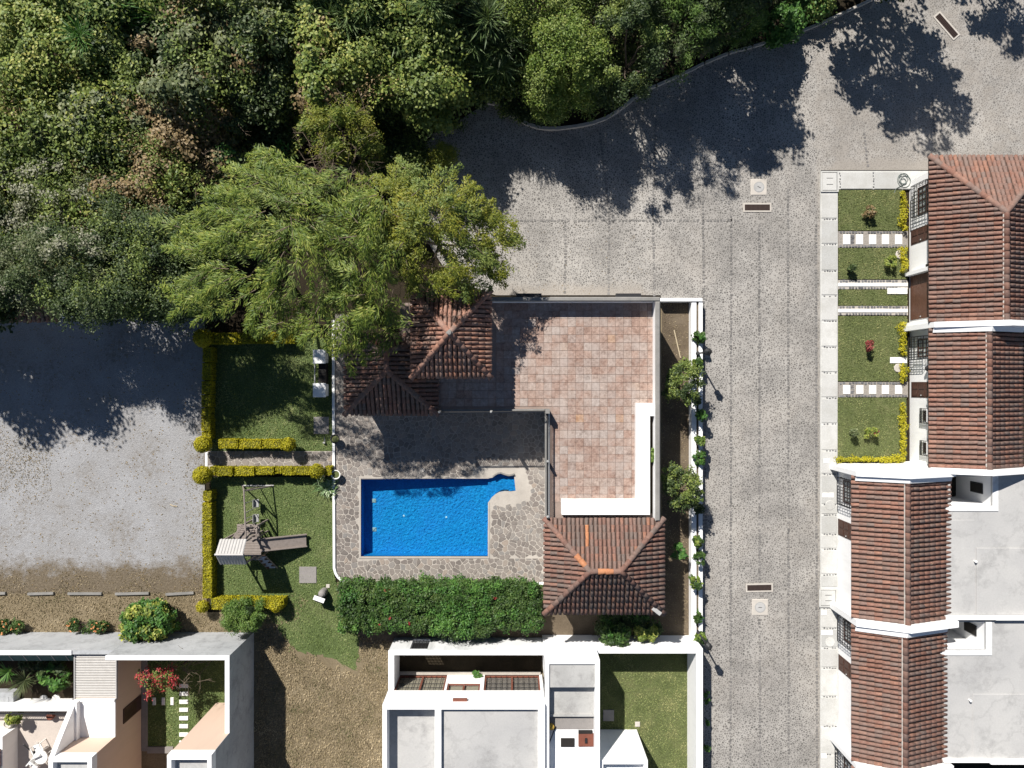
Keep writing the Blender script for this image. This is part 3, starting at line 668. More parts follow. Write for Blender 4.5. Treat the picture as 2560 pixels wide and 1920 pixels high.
s_ = P2([(1268,1190.5),(1285,1190),(1289,1227),(1272,1228)], POOL_Z); m = MB(); m.prism(s_, -.16, -.05); m.build('step', M_POOL, pl)
for u, v in ((935,1252),(936,1324)):
    c = W(u,v,-.75); m = MB(); m.bev(c.x-.11,c.x+.11,c.y-.11,c.y+.11,-.84,-.78,.01); d = m.build('floor_drain', M_STONE, pl)
for u, v in ((1009,1290),(1116,1292)):
    c = W(u,v,-.6); zz = pdepth(c.x,c.y); m = MB(); m.lathe((c.x,c.y,zz-.01), [(.055,0),(.055,.04),(0.001,.05)], 10); m.build('floor_nozzle', M_WHITE, pl)
m = MB()
for (u0,v0,u1,v1) in [(897,1193,902,1396),(1220,1256,1224,1396)]: c0,c1,ca,cb = R(u0,v0,u1,v1,.11); m.box(c0,c1,ca,cb,.05,.115)
for (u0,v0,u1,v1) in [(902,1193,1222,1196.5),(902,1391.5,1220,1396)]: c0,c1,ca,cb = R(u0,v0,u1,v1,.11); m.box(c0,c1,ca,cb,.05,.113)
m.build('coping', M_MORTAR, pl)
m = MB(); cu = [W(u,v,.17) for u,v in [(1232,1193),(1238,1188),(1245,1184.5),(1252,1183.5),(1262,1187),(1272,1189.5),(1281,1188),(1286,1186)]]
for a, b in zip(cu[:-1], cu[1:]): m.beam(a+Vector((0,.03,-.03)), b+Vector((0,.03,-.03)), .07, .16)
m.build('entry_coping', M_COPING, pl)
m = MB(); m.prism(grow(pool, -.001), -.02, -.02, walls=False); tag(m.build('water', M_WATER), kind='structure')
c = W(1056,1175,.12); m = MB(); m.lathe((c.x,c.y,.09), [(.13,0),(.13,.04),(0.001,.045)], 14); tag(m.build('skimmer_lid', M_STONE), 'small round pale lid in the shaded deck above the pool', 'skimmer lid')

# ------------------------------------------------------------------ clay tile roofs
def tile_mesh(name, L=.42, r0=.102, r1=.084, rise=.03, seg=6, mat=None):
    vs = []; fs = []
    for y, r, z in ((0, r0, rise), (L, r1, 0.0)):
        for i in range(seg+1):
            a = math.pi*i/seg; vs.append((math.cos(a)*r, y, math.sin(a)*r*.95+z))
    k = seg+1
    fs = [(i, k+i, k+i+1, i+1) for i in range(seg)]
    n = len(vs)
    vs += [(math.cos(math.pi*i/seg)*(r0-.016), 0, math.sin(math.pi*i/seg)*(r0-.016)*.95+rise) for i in range(seg+1)]
    fs += [(i+1, n+i+1, n+i, i) for i in range(seg)]       # rim of the open end
    vs += [(math.cos(math.pi*i/seg)*(r0-.016), .1, math.sin(math.pi*i/seg)*(r0-.016)*.95+rise) for i in range(seg+1)]
    fs += [(n+i+1, n+k+i+1, n+k+i, n+i) for i in range(seg)]
    fs.append(tuple(range(n+k, n+2*k)))
    me = bpy.data.meshes.new(name); me.from_pydata(vs, [], fs); me.materials.append(mat)
    sm = [True]*seg+[False]*seg+[True]*seg+[False]; me.polygons.foreach_set('use_smooth', sm); me.update(); return me
TM = {}
def get_tile(mat, kind='roof_tile', **kw):
    k = (mat.name, kind)
    if k not in TM: TM[k] = tile_mesh(kind, mat=mat, **kw)
    return TM[k]
def slope(A, Bp, C, D, pitch=.24, step=.36, seed=0):
    """matrices of the cover tiles of one roof slope: eave A->B (left to right seen from outside), top D..C"""
    A, Bp, C, D = map(Vector, (A, Bp, C, D)); e = (Bp-A); La = e.length; e /= La
    n = e.cross(D-A if (D-A).length > .01 else C-A).normalized()
    if n.z < 0: n = -n
    s = n.cross(e).normalized()
    if s.z < 0: s = -s
    ad, bd = (D-A).dot(e), (D-A).dot(s); ac = (C-A).dot(e); out = []
    nr = max(1, round(La/pitch)); p = La/nr; R_ = random.Random(seed)
    for i in range(nr):
        a = (i+.5)*p
        if a < ad: bm = bd*a/max(ad,1e-6)
        elif a > ac: bm = bd*(La-a)/max(La-ac,1e-6)
        else: bm = bd
        if bm < .14: continue
        b = -.04; wob = R_.uniform(-.018,.018)
        while b < bm-.08:
            ln = min(.42, bm-b+.03)
            M = Matrix.Translation(A+e*(a+wob+R_.uniform(-.008,.008))+s*(b+R_.uniform(-.012,.012))+n*.012)
            # columns: x=e y=s z=n
            Rm = Matrix((e, s, n)).transposed().to_4x4()
            M = M @ Rm @ Matrix.Rotation(R_.uniform(-.05,.05), 4, 'Z') @ Matrix.Rotation(R_.uniform(-.02,.025), 4, 'X') @ Matrix.Diagonal((p/.24*1.0, ln/.42, 1, 1))
            out.append((M, ln)); b += step
    return out
def inframe(M):
    p = M.translation; k = F/(H-p.z); u = 1280+p.x*k; v = 960-p.y*k
    return -10 < u < 2570 and -10 < v < 1930
def place_tiles(mats, parent, me, name, limit=300):
    mats = sorted(mats, key=lambda t: (not inframe(t[0]), -round(t[1],2))); L = rootloc(parent); T = Matrix.Translation(-L)
    for M, ln in mats[:limit]:
        o = bpy.data.objects.new(name, me); COL.objects.link(o); o.parent = parent; o.matrix_local = T @ M
    rest = mats[limit:]
    if rest:
        co = np.empty(len(me.vertices)*3); me.vertices.foreach_get('co', co); co = co.reshape(-1,3); co = np.c_[co, np.ones(len(co))]
        V = []; Fc = []; sm = []; k = len(me.vertices)
        pf = [tuple(p.vertices) for p in me.polygons]; ps = [p.use_smooth for p in me.polygons]
        for i, (M, ln) in enumerate(rest):
            V.append((co @ np.array(T @ M).T)[:,:3]); Fc += [tuple(x+i*k for x in f) for f in pf]; sm += ps
        m2 = bpy.data.meshes.new(name+'s'); m2.from_pydata(np.concatenate(V).tolist(), [], Fc); m2.polygons.foreach_set('use_smooth', sm)
        m2.materials.append(me.materials[0]); m2.update(); link(name+'s', m2, parent, 'stuff')
def ridge_tiles(P, Q, parent, mat, pitch=.36, name='ridge_tile', lift=.05, jit=True, n_override=None):
    P = Vector(P); Q = Vector(Q); d = Q-P; Ln = d.length; d /= Ln; x = d.cross(Vector((0,0,1))).normalized(); z = x.cross(d)
    me = get_tile(mat, name, r0=.15, r1=.128, rise=.028, L=.42); L = rootloc(parent); nn = max(1, round(Ln/pitch))
    for i in range(nn):
        M = Matrix.Translation(P+d*(i*Ln/nn)+z*lift-L) @ Matrix((x, d, z)).transposed().to_4x4() @ Matrix.Rotation(random.uniform(-.03,.03),4,'Z') @ Matrix.Diagonal((1, Ln/nn/.36, 1, 1))
        o = bpy.data.objects.new(name, me); COL.objects.link(o); o.parent = parent; o.matrix_local = M
def fillet(P, Q, parent, w=.36):
    m = MB(); P = Vector(P); Q = Vector(Q); m.beam(P+Vector((0,0,.03)), Q+Vector((0,0,.03)), w, .05); m.build('mortar_fillet', M_ASH, parent)
def hip_roof(root, x0, x1, y0, y1, ze, zr, rx0, rx1, ry0, ry1, mat, pitch=.24, step=.36, ridge_mat=None, seed=1, fil=False, limit=300, overhang_soffit=.12):
    """ridge from (rx0,ry0) to (rx1,ry1); returns the roof part"""
    a,b,c,d = (x0,y0,ze),(x1,y0,ze),(x1,y1,ze),(x0,y1,ze)
    if rx1-rx0 >= ry1-ry0: p, q = (rx0,(ry0+ry1)/2,zr), (rx1,(ry0+ry1)/2,zr); ns = True
    else: p, q = ((rx0+rx1)/2,ry0,zr), ((rx0+rx1)/2,ry1,zr); ns = False
    m = MB(); lo = lambda t: (t[0],t[1],t[2]-overhang_soffit)
    if ns: S = [(a,b,q,p),(b,c,q,q),(c,d,p,q),(d,a,p,p)]
    else: S = [(a,b,p,p),(b,c,q,p),(c,d,q,q),(d,a,p,q)]
    for t in S:
        pts = list(t) if (Vector(t[2])-Vector(t[3])).length > 1e-4 else list(t[:3]); m.add(pts, [tuple(range(len(pts)))])
    for t, s in ((a,b),(b,c),(c,d),(d,a)): m.add([t,s,lo(s),lo(t)], [(3,2,1,0)])
    m.add([lo(a),lo(b),lo(c),lo(d)], [(3,2,1,0)])
    roof = m.build('roof', M_PAN, root)
    ms = []
    for i, t in enumerate(S): ms += slope(*t, pitch=pitch, step=step, seed=seed*10+i)
    place_tiles(ms, roof, get_tile(mat), 'roof_tile', limit)
    rm = ridge_mat or mat
    for t in ((a,p),(b,p if not ns else q),(c,q),(d,q if not ns else p)):
        if fil: fillet(t[0], t[1], roof)
        dv = Vector(t[1])-Vector(t[0]); ridge_tiles(Vector(t[0])-dv.normalized()*.06, t[1], roof, rm, name='hip_tile')
    if (Vector(p)-Vector(q)).length > .2: ridge_tiles(p, q, roof, rm)
    return roof

# ------------------------------------------------------------------ the terrace building by the pool
T = 2.9; PT = 3.78
th = thing('terrace_building', (W(1500,1000).x, W(1500,1000).y, 0), 'flat roofed pool building with a terracotta tiled terrace, grey parapet and white benches', 'building')
fx0,fx1,fy0,fy1 = R(1000,757,1641,1300,T)
nx = W(1374,0,T).x; ny = W(0,1026,T).y                    # inner corner of the L
Lp = [(fx0,fy1),(fx1,fy1),(fx1,fy0),(nx,fy0),(nx,ny),(fx0,ny)]
m = MB(); m.prism(Lp, -.05, T-.03); m.build('wall', M_WHITE, th)
m = MB(); m.prism(Lp, T-.03, T); fl = m.build('terrace_floor', M_GROUT, th)
tp = .415; tme = MB(); g = .006; hh = tp/2-g
tme.bev(-hh,hh,-hh,hh,0,.022,.006); tobj = tme.build('floor_tile', M_TILE); tm_ = tobj.data; bpy.data.objects.remove(tobj)
ax = W(1359.7,0,T).x; ay = W(0,817,T).y; cand = []
for i in range(-40, 40):
    for j in range(-40, 40):
        x = ax+(i+.5)*tp; y = ay+(j+.5)*tp
        if inpoly(x, y, Lp) and fx0+.2 < x < fx1-.12 and y < fy1-.1:
            u = 1280+x*F/(H-T); v = 960-y*F/(H-T)
            if u < 1090: continue
            if x < nx+.18 and y < ny+.18: continue
            hid = (u > 1590 and v > 1010) or v > 1250 or (u < 1232 and v < 945)
            dark = (v < 798) + (u < 1285)
            cand.append((hid, dark, random.random(), x, y))
cand.sort(); Lr = rootloc(fl); rest = []
for k, (hid, dark, _, x, y) in enumerate(cand):
    if k < 300:
        o = bpy.data.objects.new('floor_tile', tm_); COL.objects.link(o); o.parent = fl
        o.location = Vector((x,y,T+random.uniform(-.004,.003)))-Lr; o.rotation_euler = (random.uniform(-.004,.004),random.uniform(-.004,.004),random.uniform(-.012,.012))
    elif not hid: rest.append((x, y))
m = MB()
for x, y in rest: m.bev(x-hh,x+hh,y-hh,y+hh,T-.002,T+.021,.006)
m.build('floor_tiles', M_TILE, fl, 'stuff')
# parapets (north, east), coping on top
x0,x1,y0,y1 = R(1224,742,1651,753.5,PT)
m = MB(); m.box(x0, x1-.02, y0+.02, y1-.02, 0, PT-.10); ex0 = W(1639,0,PT).x; ey0 = W(0,1303,PT).y
m.box(ex0+.02, x1-.02, ey0, y0+.02, 0, PT-.102); m.build('parapet', M_WHITE, th)
m = MB(); m.bev(x0, x1, y0, y1, PT-.10, PT, .05); m.bev(ex0, x1, ey0, y0, PT-.10, PT-.003, .05); m.build('coping', M_COPING, th)
for u0,u1 in ((1290,1354),(1540,1603)):
    a0,a1,b0,b1 = R(u0,733.5,u1,742,3.3); m = MB(); m.box(a0,a1,y1-.02,b1,3.1,3.3); m.build('window_hood', M_IRON, th)
# white benches / counters and planter slot
BZ = T+.5
m = MB(); a0,a1,b0,b1 = R(1591,1008,1625,1287,BZ); c0,c1,d0,d1 = R(1404,1250,1625,1287,BZ)
poly = [(c0,d0),(a1,d0),(a1,b1),(ex0+.0,b1),(ex0,b1),(a0,b1),(a0,d1),(c0,d1)]
m.prism([(c0,d0),(a1,d0),(a1,b1),(a0,b1),(a0,d1),(c0,d1)], T, BZ)
m.box(a1+.001, ex0-.002, W(0,1040,BZ).y, b1, T, BZ-.003); m.build('bench', M_WHITE, th)
m = MB(); m.box(a1+.02, ex0-.02, d0, W(0,1041,BZ).y, T, T+.12); m.build('planter_soil', M_SOIL, th)
# low kerb and railing along the pool side
def railing(p, q, parent, posts, z0, zr, nb, kerb_side):
    p = Vector(p); q = Vector(q)
    m = MB(); m.beam(p+Vector((0,0,z0+.06-p.z)), q+Vector((0,0,z0+.06-q.z)), .2, .12); m.build('rail_kerb', M_COPING, parent)
    m = MB(); m.beam(Vector((p.x,p.y,zr)), Vector((q.x,q.y,zr)), .06, .045); m.beam(Vector((p.x,p.y,z0+.22)), Vector((q.x,q.y,z0+.22)), .035, .03); m.build('rail', M_IRON, parent)
    m = MB()
    for i in range(nb+1):
        c = p.lerp(q, i/nb); m.beam((c.x,c.y,z0+.12),(c.x,c.y,zr), .022, .022)
    m.build('balusters', M_IRON, parent, 'stuff')
    for t in posts:
        c = p.lerp(q, t); mm = MB(); mm.box(c.x-.06,c.x+.06,c.y-.06,c.y+.06,z0+.1,zr+.06); po = mm.build('rail_post', M_COPING, parent)
        mm = MB(); mm.lathe((c.x,c.y,zr+.06), [(.04,0),(.06,.03),(.06,.12),(.03,.15),(0.001,.15)], 10); mm.build('post_lamp', M_STEEL, po)
e1 = W(1097,1029,T+.1); e2 = W(1367,1027,T+.1); e3 = W(1367,1293,T+.1)
railing((e1.x,e1.y,T), (e2.x-.12,e2.y,T), th, (.02,.5), T, T+.78, 52, 1)
railing((e2.x,e2.y+.1,T), (e3.x,e3.y,T), th, (.47,.97), T, T+.78, 54, 1)
m = MB(); m.box(e2.x-.11,e2.x+.11,e2.y-.11,e2.y+.11,T-.02,T+.95); m.build('corner_pillar', M_COPING, th)
m = MB(); a0,a1,b0,b1 = R(1240,745,1640,760,0); 

# tower pavilion on the terrace
def pavilion(label, x0,x1,y0,y1,ze,zr,rx0,rx1,ry0,ry1,mat,zb,seed,inset=.4,pitch=.225,**kw):
    t = thing('tiled_pavilion', ((x0+x1)/2,(y0+y1)/2,zb), label, 'pavilion')
    m = MB(); m.box(x0+inset,x1-inset,y0+inset,y1-inset,zb,ze-.08); m.build('wall', M_WHITE, t)
    r = hip_roof(t,x0,x1,y0,y1,ze,zr,rx0,rx1,ry0,ry1,mat,pitch=pitch,seed=seed,**kw); return t, r
x0,x1,y0,y1 = R(1030,728,1226,943,5.05); cx, cy = (x0+x1)/2, (y0+y1)/2
tw, tr_ = pavilion('square tiled tower roof with four hips and a knob, half under the feathery tree', x0,x1,y0,y1,5.05,5.92,cx,cx,cy,cy,M_ROOF_T,T,1)
m = MB(); m.lathe((cx,cy,5.92), [(.17,0),(.17,.12),(.11,.16),(.13,.2),(.1,.3),(0.001,.32)], 12); m.build('finial', M_COPING, tw)
x0,x1,y0,y1 = R(864,838,1094,1035,3.05); w_ = W(967,925,4.1)
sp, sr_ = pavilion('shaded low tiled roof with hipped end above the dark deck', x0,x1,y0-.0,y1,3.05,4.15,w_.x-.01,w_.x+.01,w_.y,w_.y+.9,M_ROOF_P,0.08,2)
x0,x1,y0,y1 = R(1362,1297,1658,1532,3.5); yr = W(0,1428,4.3).y
pp, pr_ = pavilion('brown tiled hip roof pavilion south of the terrace with a few bright orange tiles', x0,x1,y0,y1,3.5,4.3,W(1475,0,4.3).x,W(1552,0,4.3).x,yr,yr,M_ROOF_P,0.0,3)
m = MB(); c = W(1641,1526,3.65); M_ = Matrix.Translation((c.x,c.y,3.72)) @ Matrix.Rotation(math.radians(-38),4,'Z'); m.obox(M_, .5, .2, .16); m.build('end_cap', M_ROOFCON, pr_, label='pale cement cap on the lower right hip')
ORANGE = m_rand('new orange tile', [(0,(.34,.145,.075)),(1,(.40,.18,.09))], .8, .2, 12, .4, .2)
m_new = get_tile(ORANGE, 'ridge_tile_new', r0=.155, r1=.134, rise=.03, L=.42); cnt = 0
for o in [o for o in bpy.data.objects if o.parent == pr_ and o.name.split('.')[0] in ('ridge_tile','hip_tile')]:
    wp = Vector(o.location)+rootloc(pr_); k = F/(H-wp.z); u, v = 1280+wp.x*k, 960-wp.y*k
    if (1486 < u < 1530 and abs(v-1428) < 9) or (1436 < u < 1464 and 1384 < v < 1412) or (1556 < u < 1572 and 1394 < v < 1414):
        o.data = m_new; o['label'] = 'bright orange new ridge tile'
m_new2 = get_tile(ORANGE, 'roof_tile_new')
for o in [o for o in bpy.data.objects if o.parent == pr_ and o.name.split('.')[0] == 'roof_tile']:
    wp = Vector(o.location)+rootloc(pr_); k = F/(H-wp.z); u, v = 1280+wp.x*k, 960-wp.y*k
    if (1458 < u < 1469 and 1310 < v < 1350) or (1538 < u < 1549 and 1296 < v < 1312): o.data = m_new2; o['label'] = 'bright orange new tile'

# white walls of the roadside planter and the yard
m = MB(); q0,q1,w0,w1 = R(1651,745,1756,753,.7)
t = thing('planter_wall', (q1, w1-4, 0), 'long double white planter wall between the dirt yard and the lane', 'planter')
m.box(q0, q1, w0, w1, 0, .7); m.build('cross_wall', M_WHITE, t)
i0,i1,_,_ = R(1729,0,1741,1,.62); o0,o1,_,_ = R(1747,0,1756.5,1,.62); yb_ = W(0,1606,.6).y
m = MB(); m.box(i0,i1,yb_,w0,0,.62); m.build('inner_wall', M_WHITE, t)
m = MB(); m.box(o0,o1,yb_,w0,0,.622); m.build('outer_wall', M_WHITE, t)
m = MB(); m.box(i1,o0,yb_,w0,0,.5); m.build('soil', M_DIRT, t)
m = MB(); m.beam(W(1685,825,.05), W(1701,895,.05), .05); tag(m.build('bamboo_pole', M_STICK), 'thin pale pole lying on the dirt yard', 'pole')

# ------------------------------------------------------------------ row of tiled houses on the right
def grille(parent, x, ya, yb, za, zb, dep=.42, nb=9):
    m = MB(); xo = x-dep
    for z in (za, zb):
        m.beam((xo,ya,z),(xo,yb,z),.03); m.beam((x,ya,z),(xo,ya,z),.03); m.beam((x,yb,z),(xo,yb,z),.03)
    for i in range(nb+1):
        y = ya+(yb-ya)*i/nb; m.beam((xo,y,za),(xo,y,zb),.02)
    for k in range(1,5):
        z = za+(zb-za)*k/5; m.beam((xo,ya,z),(xo,yb,z),.018); m.beam((x,ya,z),(xo,ya,z),.018); m.beam((x,yb,z),(xo,yb,z),.018)
    for s in (.33,.66):
        for z in (za, zb): m.beam((x-dep*s,ya,z),(x-dep*s,yb,z),.018)
        for y in (ya, yb): m.beam((x-dep*s,y,za),(x-dep*s,y,zb),.018)
    return m.build('window_grille', M_IRON, parent)
def window(parent, x, ya, yb, za, zb, gr=True, nm=4, dep=.42):
    m = MB(); f = .07
    m.box(x-.05,x+.05,ya,yb,zb-f,zb); m.box(x-.05,x+.05,ya,yb,za,za+f); m.box(x-.05,x+.05,ya,ya+f,za+f,zb-f); m.box(x-.05,x+.05,yb-f,yb,za+f,zb-f)
    for i in range(1,nm): y = ya+(yb-ya)*i/nm; m.box(x-.035,x+.035,y-.02,y+.02,za+f,zb-f)
    for i in range(1,3): z = za+(zb-za)*i/3; m.box(x-.03,x+.03,ya+f,yb-f,z-.018,z+.018)
    w = m.build('window', M_DARKWOOD, parent)
    m = MB(); m.box(x-.012,x+.0,ya+f,yb-f,za+f,zb-f); m.build('pane', M_GLASS, w)
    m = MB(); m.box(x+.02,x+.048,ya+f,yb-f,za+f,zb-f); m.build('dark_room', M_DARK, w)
    if gr: grille(parent, x-.05, ya-.12, yb+.12, za-.1, zb+.1, dep)
def door(parent, x, ya, yb, za, zb, name='street_door', mat=None, panels=True, nplank=0):
    mat = mat or M_DARKWOOD; m = MB(); m.box(x-.02,x+.05,ya,yb,za,zb); d = m.build(name, mat, parent)
    if panels:
        for i in range(2):
            for j in range(3):
                y = ya+(yb-ya)*(.1+.45*i); z = za+(zb-za)*(.07+.31*j); mm = MB(); mm.bev(0,1,0,1,0,1,.1)
                mm = MB(); mm.box(x-.045,x-.021,y,y+(yb-ya)*.35,z,z+(zb-za)*.24); mm.build('door_panel', mat, d)
    for i in range(nplank):
        z = za+(zb-za)*i/nplank; mm = MB(); mm.box(x-.045,x-.021,ya+.01,yb-.01,z+.008,z+(zb-za)/nplank-.008); mm.build('plank', mat, d)
    mm = MB(); mm.lathe((x-.06,ya+.12,za+1.0), [(.03,0),(.04,.03),(0.001,.06)], 8); mm.build('handle', M_STEEL, d)
    return d
def gable_parapet(root, xs, zs, ya, yb, name='gable_parapet', lift=.34):
    m = MB(); n = len(xs)
    top = [z+lift for z in zs]
    V = [(x,y,0) for y in (ya,yb) for x in xs]+[(x,y,z) for y in (ya,yb) for x, z in zip(xs, top)]
    Fc = []
    for i in range(n-1):
        Fc += [(i,i+1,2*n+i+1,2*n+i),(n+i+1,n+i,3*n+i,3*n+i+1),(2*n+i,2*n+i+1,3*n+i+1,3*n+i)]
    Fc += [(0,2*n,3*n,n),(n-1,2*n-1,4*n-1,3*n-1)]
    m.add(V, Fc); return m.build(name, M_WHITE, root)
def flash(root, xs, zs, ya, yb):
    m = MB(); n = len(xs)
    V = [(x,ya,z+.10) for x, z in zip(xs, zs)]+[(x,yb,z+.2) for x, z in zip(xs, zs)]
    m.add(V, [(i,i+1,n+i+1,n+i) for i in range(n-1)]); return m.build('parapet_flashing', M_WHITE, root)
def gable_house(label, xw, xe, xr, zw, zr, zee, y0, y1, xf, mat, seed, hipN=None, east=None):
    """walls + two-sloped roof, ridge along y"""
    t = thing('tiled_house', ((xw+xe)/2,(y0+y1)/2,0), label, 'house')
    m = MB(); n0 = y1-(.5 if hipN else 0); m.box(xf, xe-.3, y0, n0, -.05, zw-.1); m.build('wall', M_WHITE, t)
    yr1 = hipN if hipN else y1
    m = MB(); th_ = .1
    A,Bq,C,D = (xw,y1,zw),(xw,y0,zw),(xr,y0,zr),(xr,yr1,zr)
    E,Fq = (xe,y0,zee),(xe,y1,zee)
    m.add([A,Bq,C,D],[(0,1,2,3)]); m.add([E,Fq,D,C],[(0,1,2,3)])
    if hipN: m.add([Fq,A,D],[(0,1,2)])
    for p, q in ((A,Bq),(E,Fq),(Fq,A)):
        m.add([p,q,(q[0],q[1],q[2]-th_),(p[0],p[1],p[2]-th_)],[(0,1,2,3)])
    m.add([(xw,y0,zw-th_),(xw,y1,zw-th_),(xe,y1,zee-th_),(xe,y0,zee-th_)],[(0,1,2,3)])
    r = m.build('roof', M_PAN, t)
    ms = slope(A,Bq,C,D,seed=seed)+slope(E,Fq,D,C,seed=seed+1)
    if hipN: ms += slope(Fq,A,D,D,seed=seed+2)
    place_tiles(ms, r, get_tile(mat), 'roof_tile', 300)
    fillet((xr-.02,y0,zr),(xr-.02,yr1,zr),r,.31); ridge_tiles((xr,y0,zr),(xr,yr1,zr),r,mat,pitch=.40)
    if hipN:
        for p in (A, Fq): dv = Vector(D)-Vector(p); ridge_tiles(Vector(p)-dv.normalized()*.05, D, r, mat, name='hip_tile', pitch=.38)
    return t, r
EW = 2.75
xw1 = W(2323,0,EW).x; xf1 = W(2277,0,.1).x
y1n = W(0,392,EW).y; y1s = W(0,806,3.1).y; xr1 = W(2515,0,4.0).x
h1, r1 = gable_house('house with the largest tiled roof and hipped north end at the top right', xw1, xr1+(xr1-xw1), xr1, EW, 4.0, EW, y1s, y1n, xf1, M_ROOF_N, 11, hipN=W(0,531,4.0).y)
gable_parapet(h1, [xw1+.02,xr1,xr1+(xr1-xw1)], [EW+.1,4.1,EW+.1], y1s-.26, y1s+.02)
m = MB(); m.box(xf1-.36, xf1+.02, W(0,800,2.4).y-.2, W(0,800,2.4).y+.02, 0, 2.5); m.build('buttress', M_WHITE, h1)
yy = lambda v, z=1.2: W(0, v, z).y
window(h1, xf1, yy(538,.9), yy(470,.9), .85, 2.05, dep=.30)
door(h1, xf1, yy(614,.1), yy(577,.1), .14, 2.2)
door(h1, xf1, yy(800,.3), yy(690,.3), .12, 2.35, 'garage_door', M_GARAGE, False, 11)
m = MB(); ya, yb = yy(690,.3), yy(668,.3); m.box(xf1-.36,xf1+.02,ya,ya+.2,0,2.4); m.build('buttress', M_WHITE, h1)
m = MB(); ya = yy(668,1.6); m.box(xf1-.1,xf1+.01,ya,ya+.14,1.7,1.95); m.build('wall_lamp', M_IRON, h1)
y2n = y1s-.26; y2s = W(0,1170,3.0).y; xr2 = W(2472,0,3.8).x; xe2 = W(2552,0,2.85).x
h2, r2 = gable_house('second tiled house from the top with two small hooded windows', xw1, xe2, xr2, EW, 3.8, 2.85, y2s, y2n, xf1+.02, M_ROOF_H, 21)
gable_parapet(h2, [xw1+.02,xr2,xe2+.5], [EW+.1,3.9,2.8], y2s-.26, y2s+.02)
flash(h2, [xw1+.05,xr2,xe2], [EW+.12,3.92,2.95], y2n-.26, y2n-.002)
window(h2, xf1+.02, yy(893,.9), yy(848,.9), .8, 2.0)
door(h2, xf1+.02, yy(993,.1), yy(955,.1), .14, 2.2)
for va, vb in ((1027,1052),(1108,1133)):
    window(h2, xf1+.02, yy(vb,1.6), yy(va,1.6), 1.35, 1.95, gr=True, nm=2, dep=.12); m = MB(); m.box(xf1-.24,xf1+.02,yy(vb,1.9)-.06,yy(va,1.9)+.1,2.02,2.09); m.build('window_hood', M_WHITE, h2)
m = MB(); c = Vector((xf1-.15, yy(921,2.0), 2.0)); m.lathe(c, [(.02,-.12),(.12,-.1),(.16,0),(.12,.1),(.02,.16)], 12); m.build('wall_lamp', M_IRON, h2)
for va in (1012,): m = MB(); m.box(xf1-.06,xf1+.01,yy(va,1.8),yy(va,1.8)+.16,1.7,2.0); m.build('meter_box', M_PLASTIC, h2)
# lower pair
xw3 = W(2130,0,EW).x; xf3 = W(2095.5,0,.12).x; xr3 = W(2268,0,3.8).x; xe3 = W(2372,0,2.9).x
y3n = W(0,1188,EW).y; y3s = W(0,1548,2.95).y
h3, r3 = gable_house('third tiled house from the top, with the brightest clay roof', xw3, xe3, xr3, EW, 3.8, 2.9, y3s, y3n, xf3, M_ROOF_H, 31)
gable_parapet(h3, [xw3+.02,xr3,xe3+.1], [EW+.1,3.9,3.0], y3n, y3n+.26)
flash(h3, [xw3+.05,xr3,xe3], [EW+.12,3.92,3.02], y3n-.26, y3n-.002)
m = MB(); m.box(xf3, xe3+.3, y3n+.26, y3n+.34, 0, 2.7); m.build('side_wall', M_WHITE, h3)
gable_parapet(h3, [xw3+.02,xr3,xe3+.25], [EW+.1,3.9,3.0], y3s-.30, y3s+.02)
window(h3, xf3, yy(1256,.9), yy(1200,.9), .8, 2.05, dep=.28)
door(h3, xf3, yy(1336,.1), yy(1296,.1), .14, 2.2)
y4n = y3s-.30; y4s = W(0,1906,2.95).y
h4, r4 = gable_house('lowest full tiled house on the right with pinkish grey tiles', xw3, W(2362,0,2.9).x, W(2262,0,3.8).x, EW, 3.8, 2.9, y4s, y4n, xf3+.02, M_ROOF_N, 41)
flash(h4, [xw3+.05,W(2262,0,3.8).x,W(2362,0,2.9).x], [EW+.12,3.92,3.02], y4n-.3, y4n-.002)
gable_parapet(h4, [xw3+.02,W(2262,0,3.8).x,W(2362,0,2.9).x+.2], [EW+.1,3.9,3.0], y4s-.24, y4s+.02)
window(h4, xf3+.02, yy(1600,.9), yy(1547,.9), .8, 2.05, dep=.28)
door(h4, xf3+.02, yy(1672,.1), yy(1634,.1), .14, 2.2)
h5 = thing('tiled_house', (xf3+2, y4s-3, 0), 'house cut off by the lower right edge of the photo', 'house')
m = MB(); m.box(xf3+.03, xe3, y4s-7, y4s-.24, 0, 2.7); m.build('wall', M_WHITE, h5)
window(h5, xf3+.03, yy(1940,.9), yy(1882,.9), .8, 2.05)
m = MB(); z5 = y4s-.24; zz5 = z5-6; a_,b_,c_,d_ = (xw3,z5,EW),(xw3,zz5,EW),(xr3,zz5,3.8),(xr3,z5,3.8); e_,f_ = (xe3,zz5,2.9),(xe3,z5,2.9)
m.add([a_,b_,c_,d_],[(0,1,2,3)]); m.add([e_,f_,d_,c_],[(0,1,2,3)]); r5 = m.build('roof', M_PAN, h5)
place_tiles(slope(a_,b_,c_,d_,seed=51)[:60]+slope(e_,f_,d_,c_,seed=52)[:40], r5, get_tile(M_ROOF_N), 'roof_tile', 300)

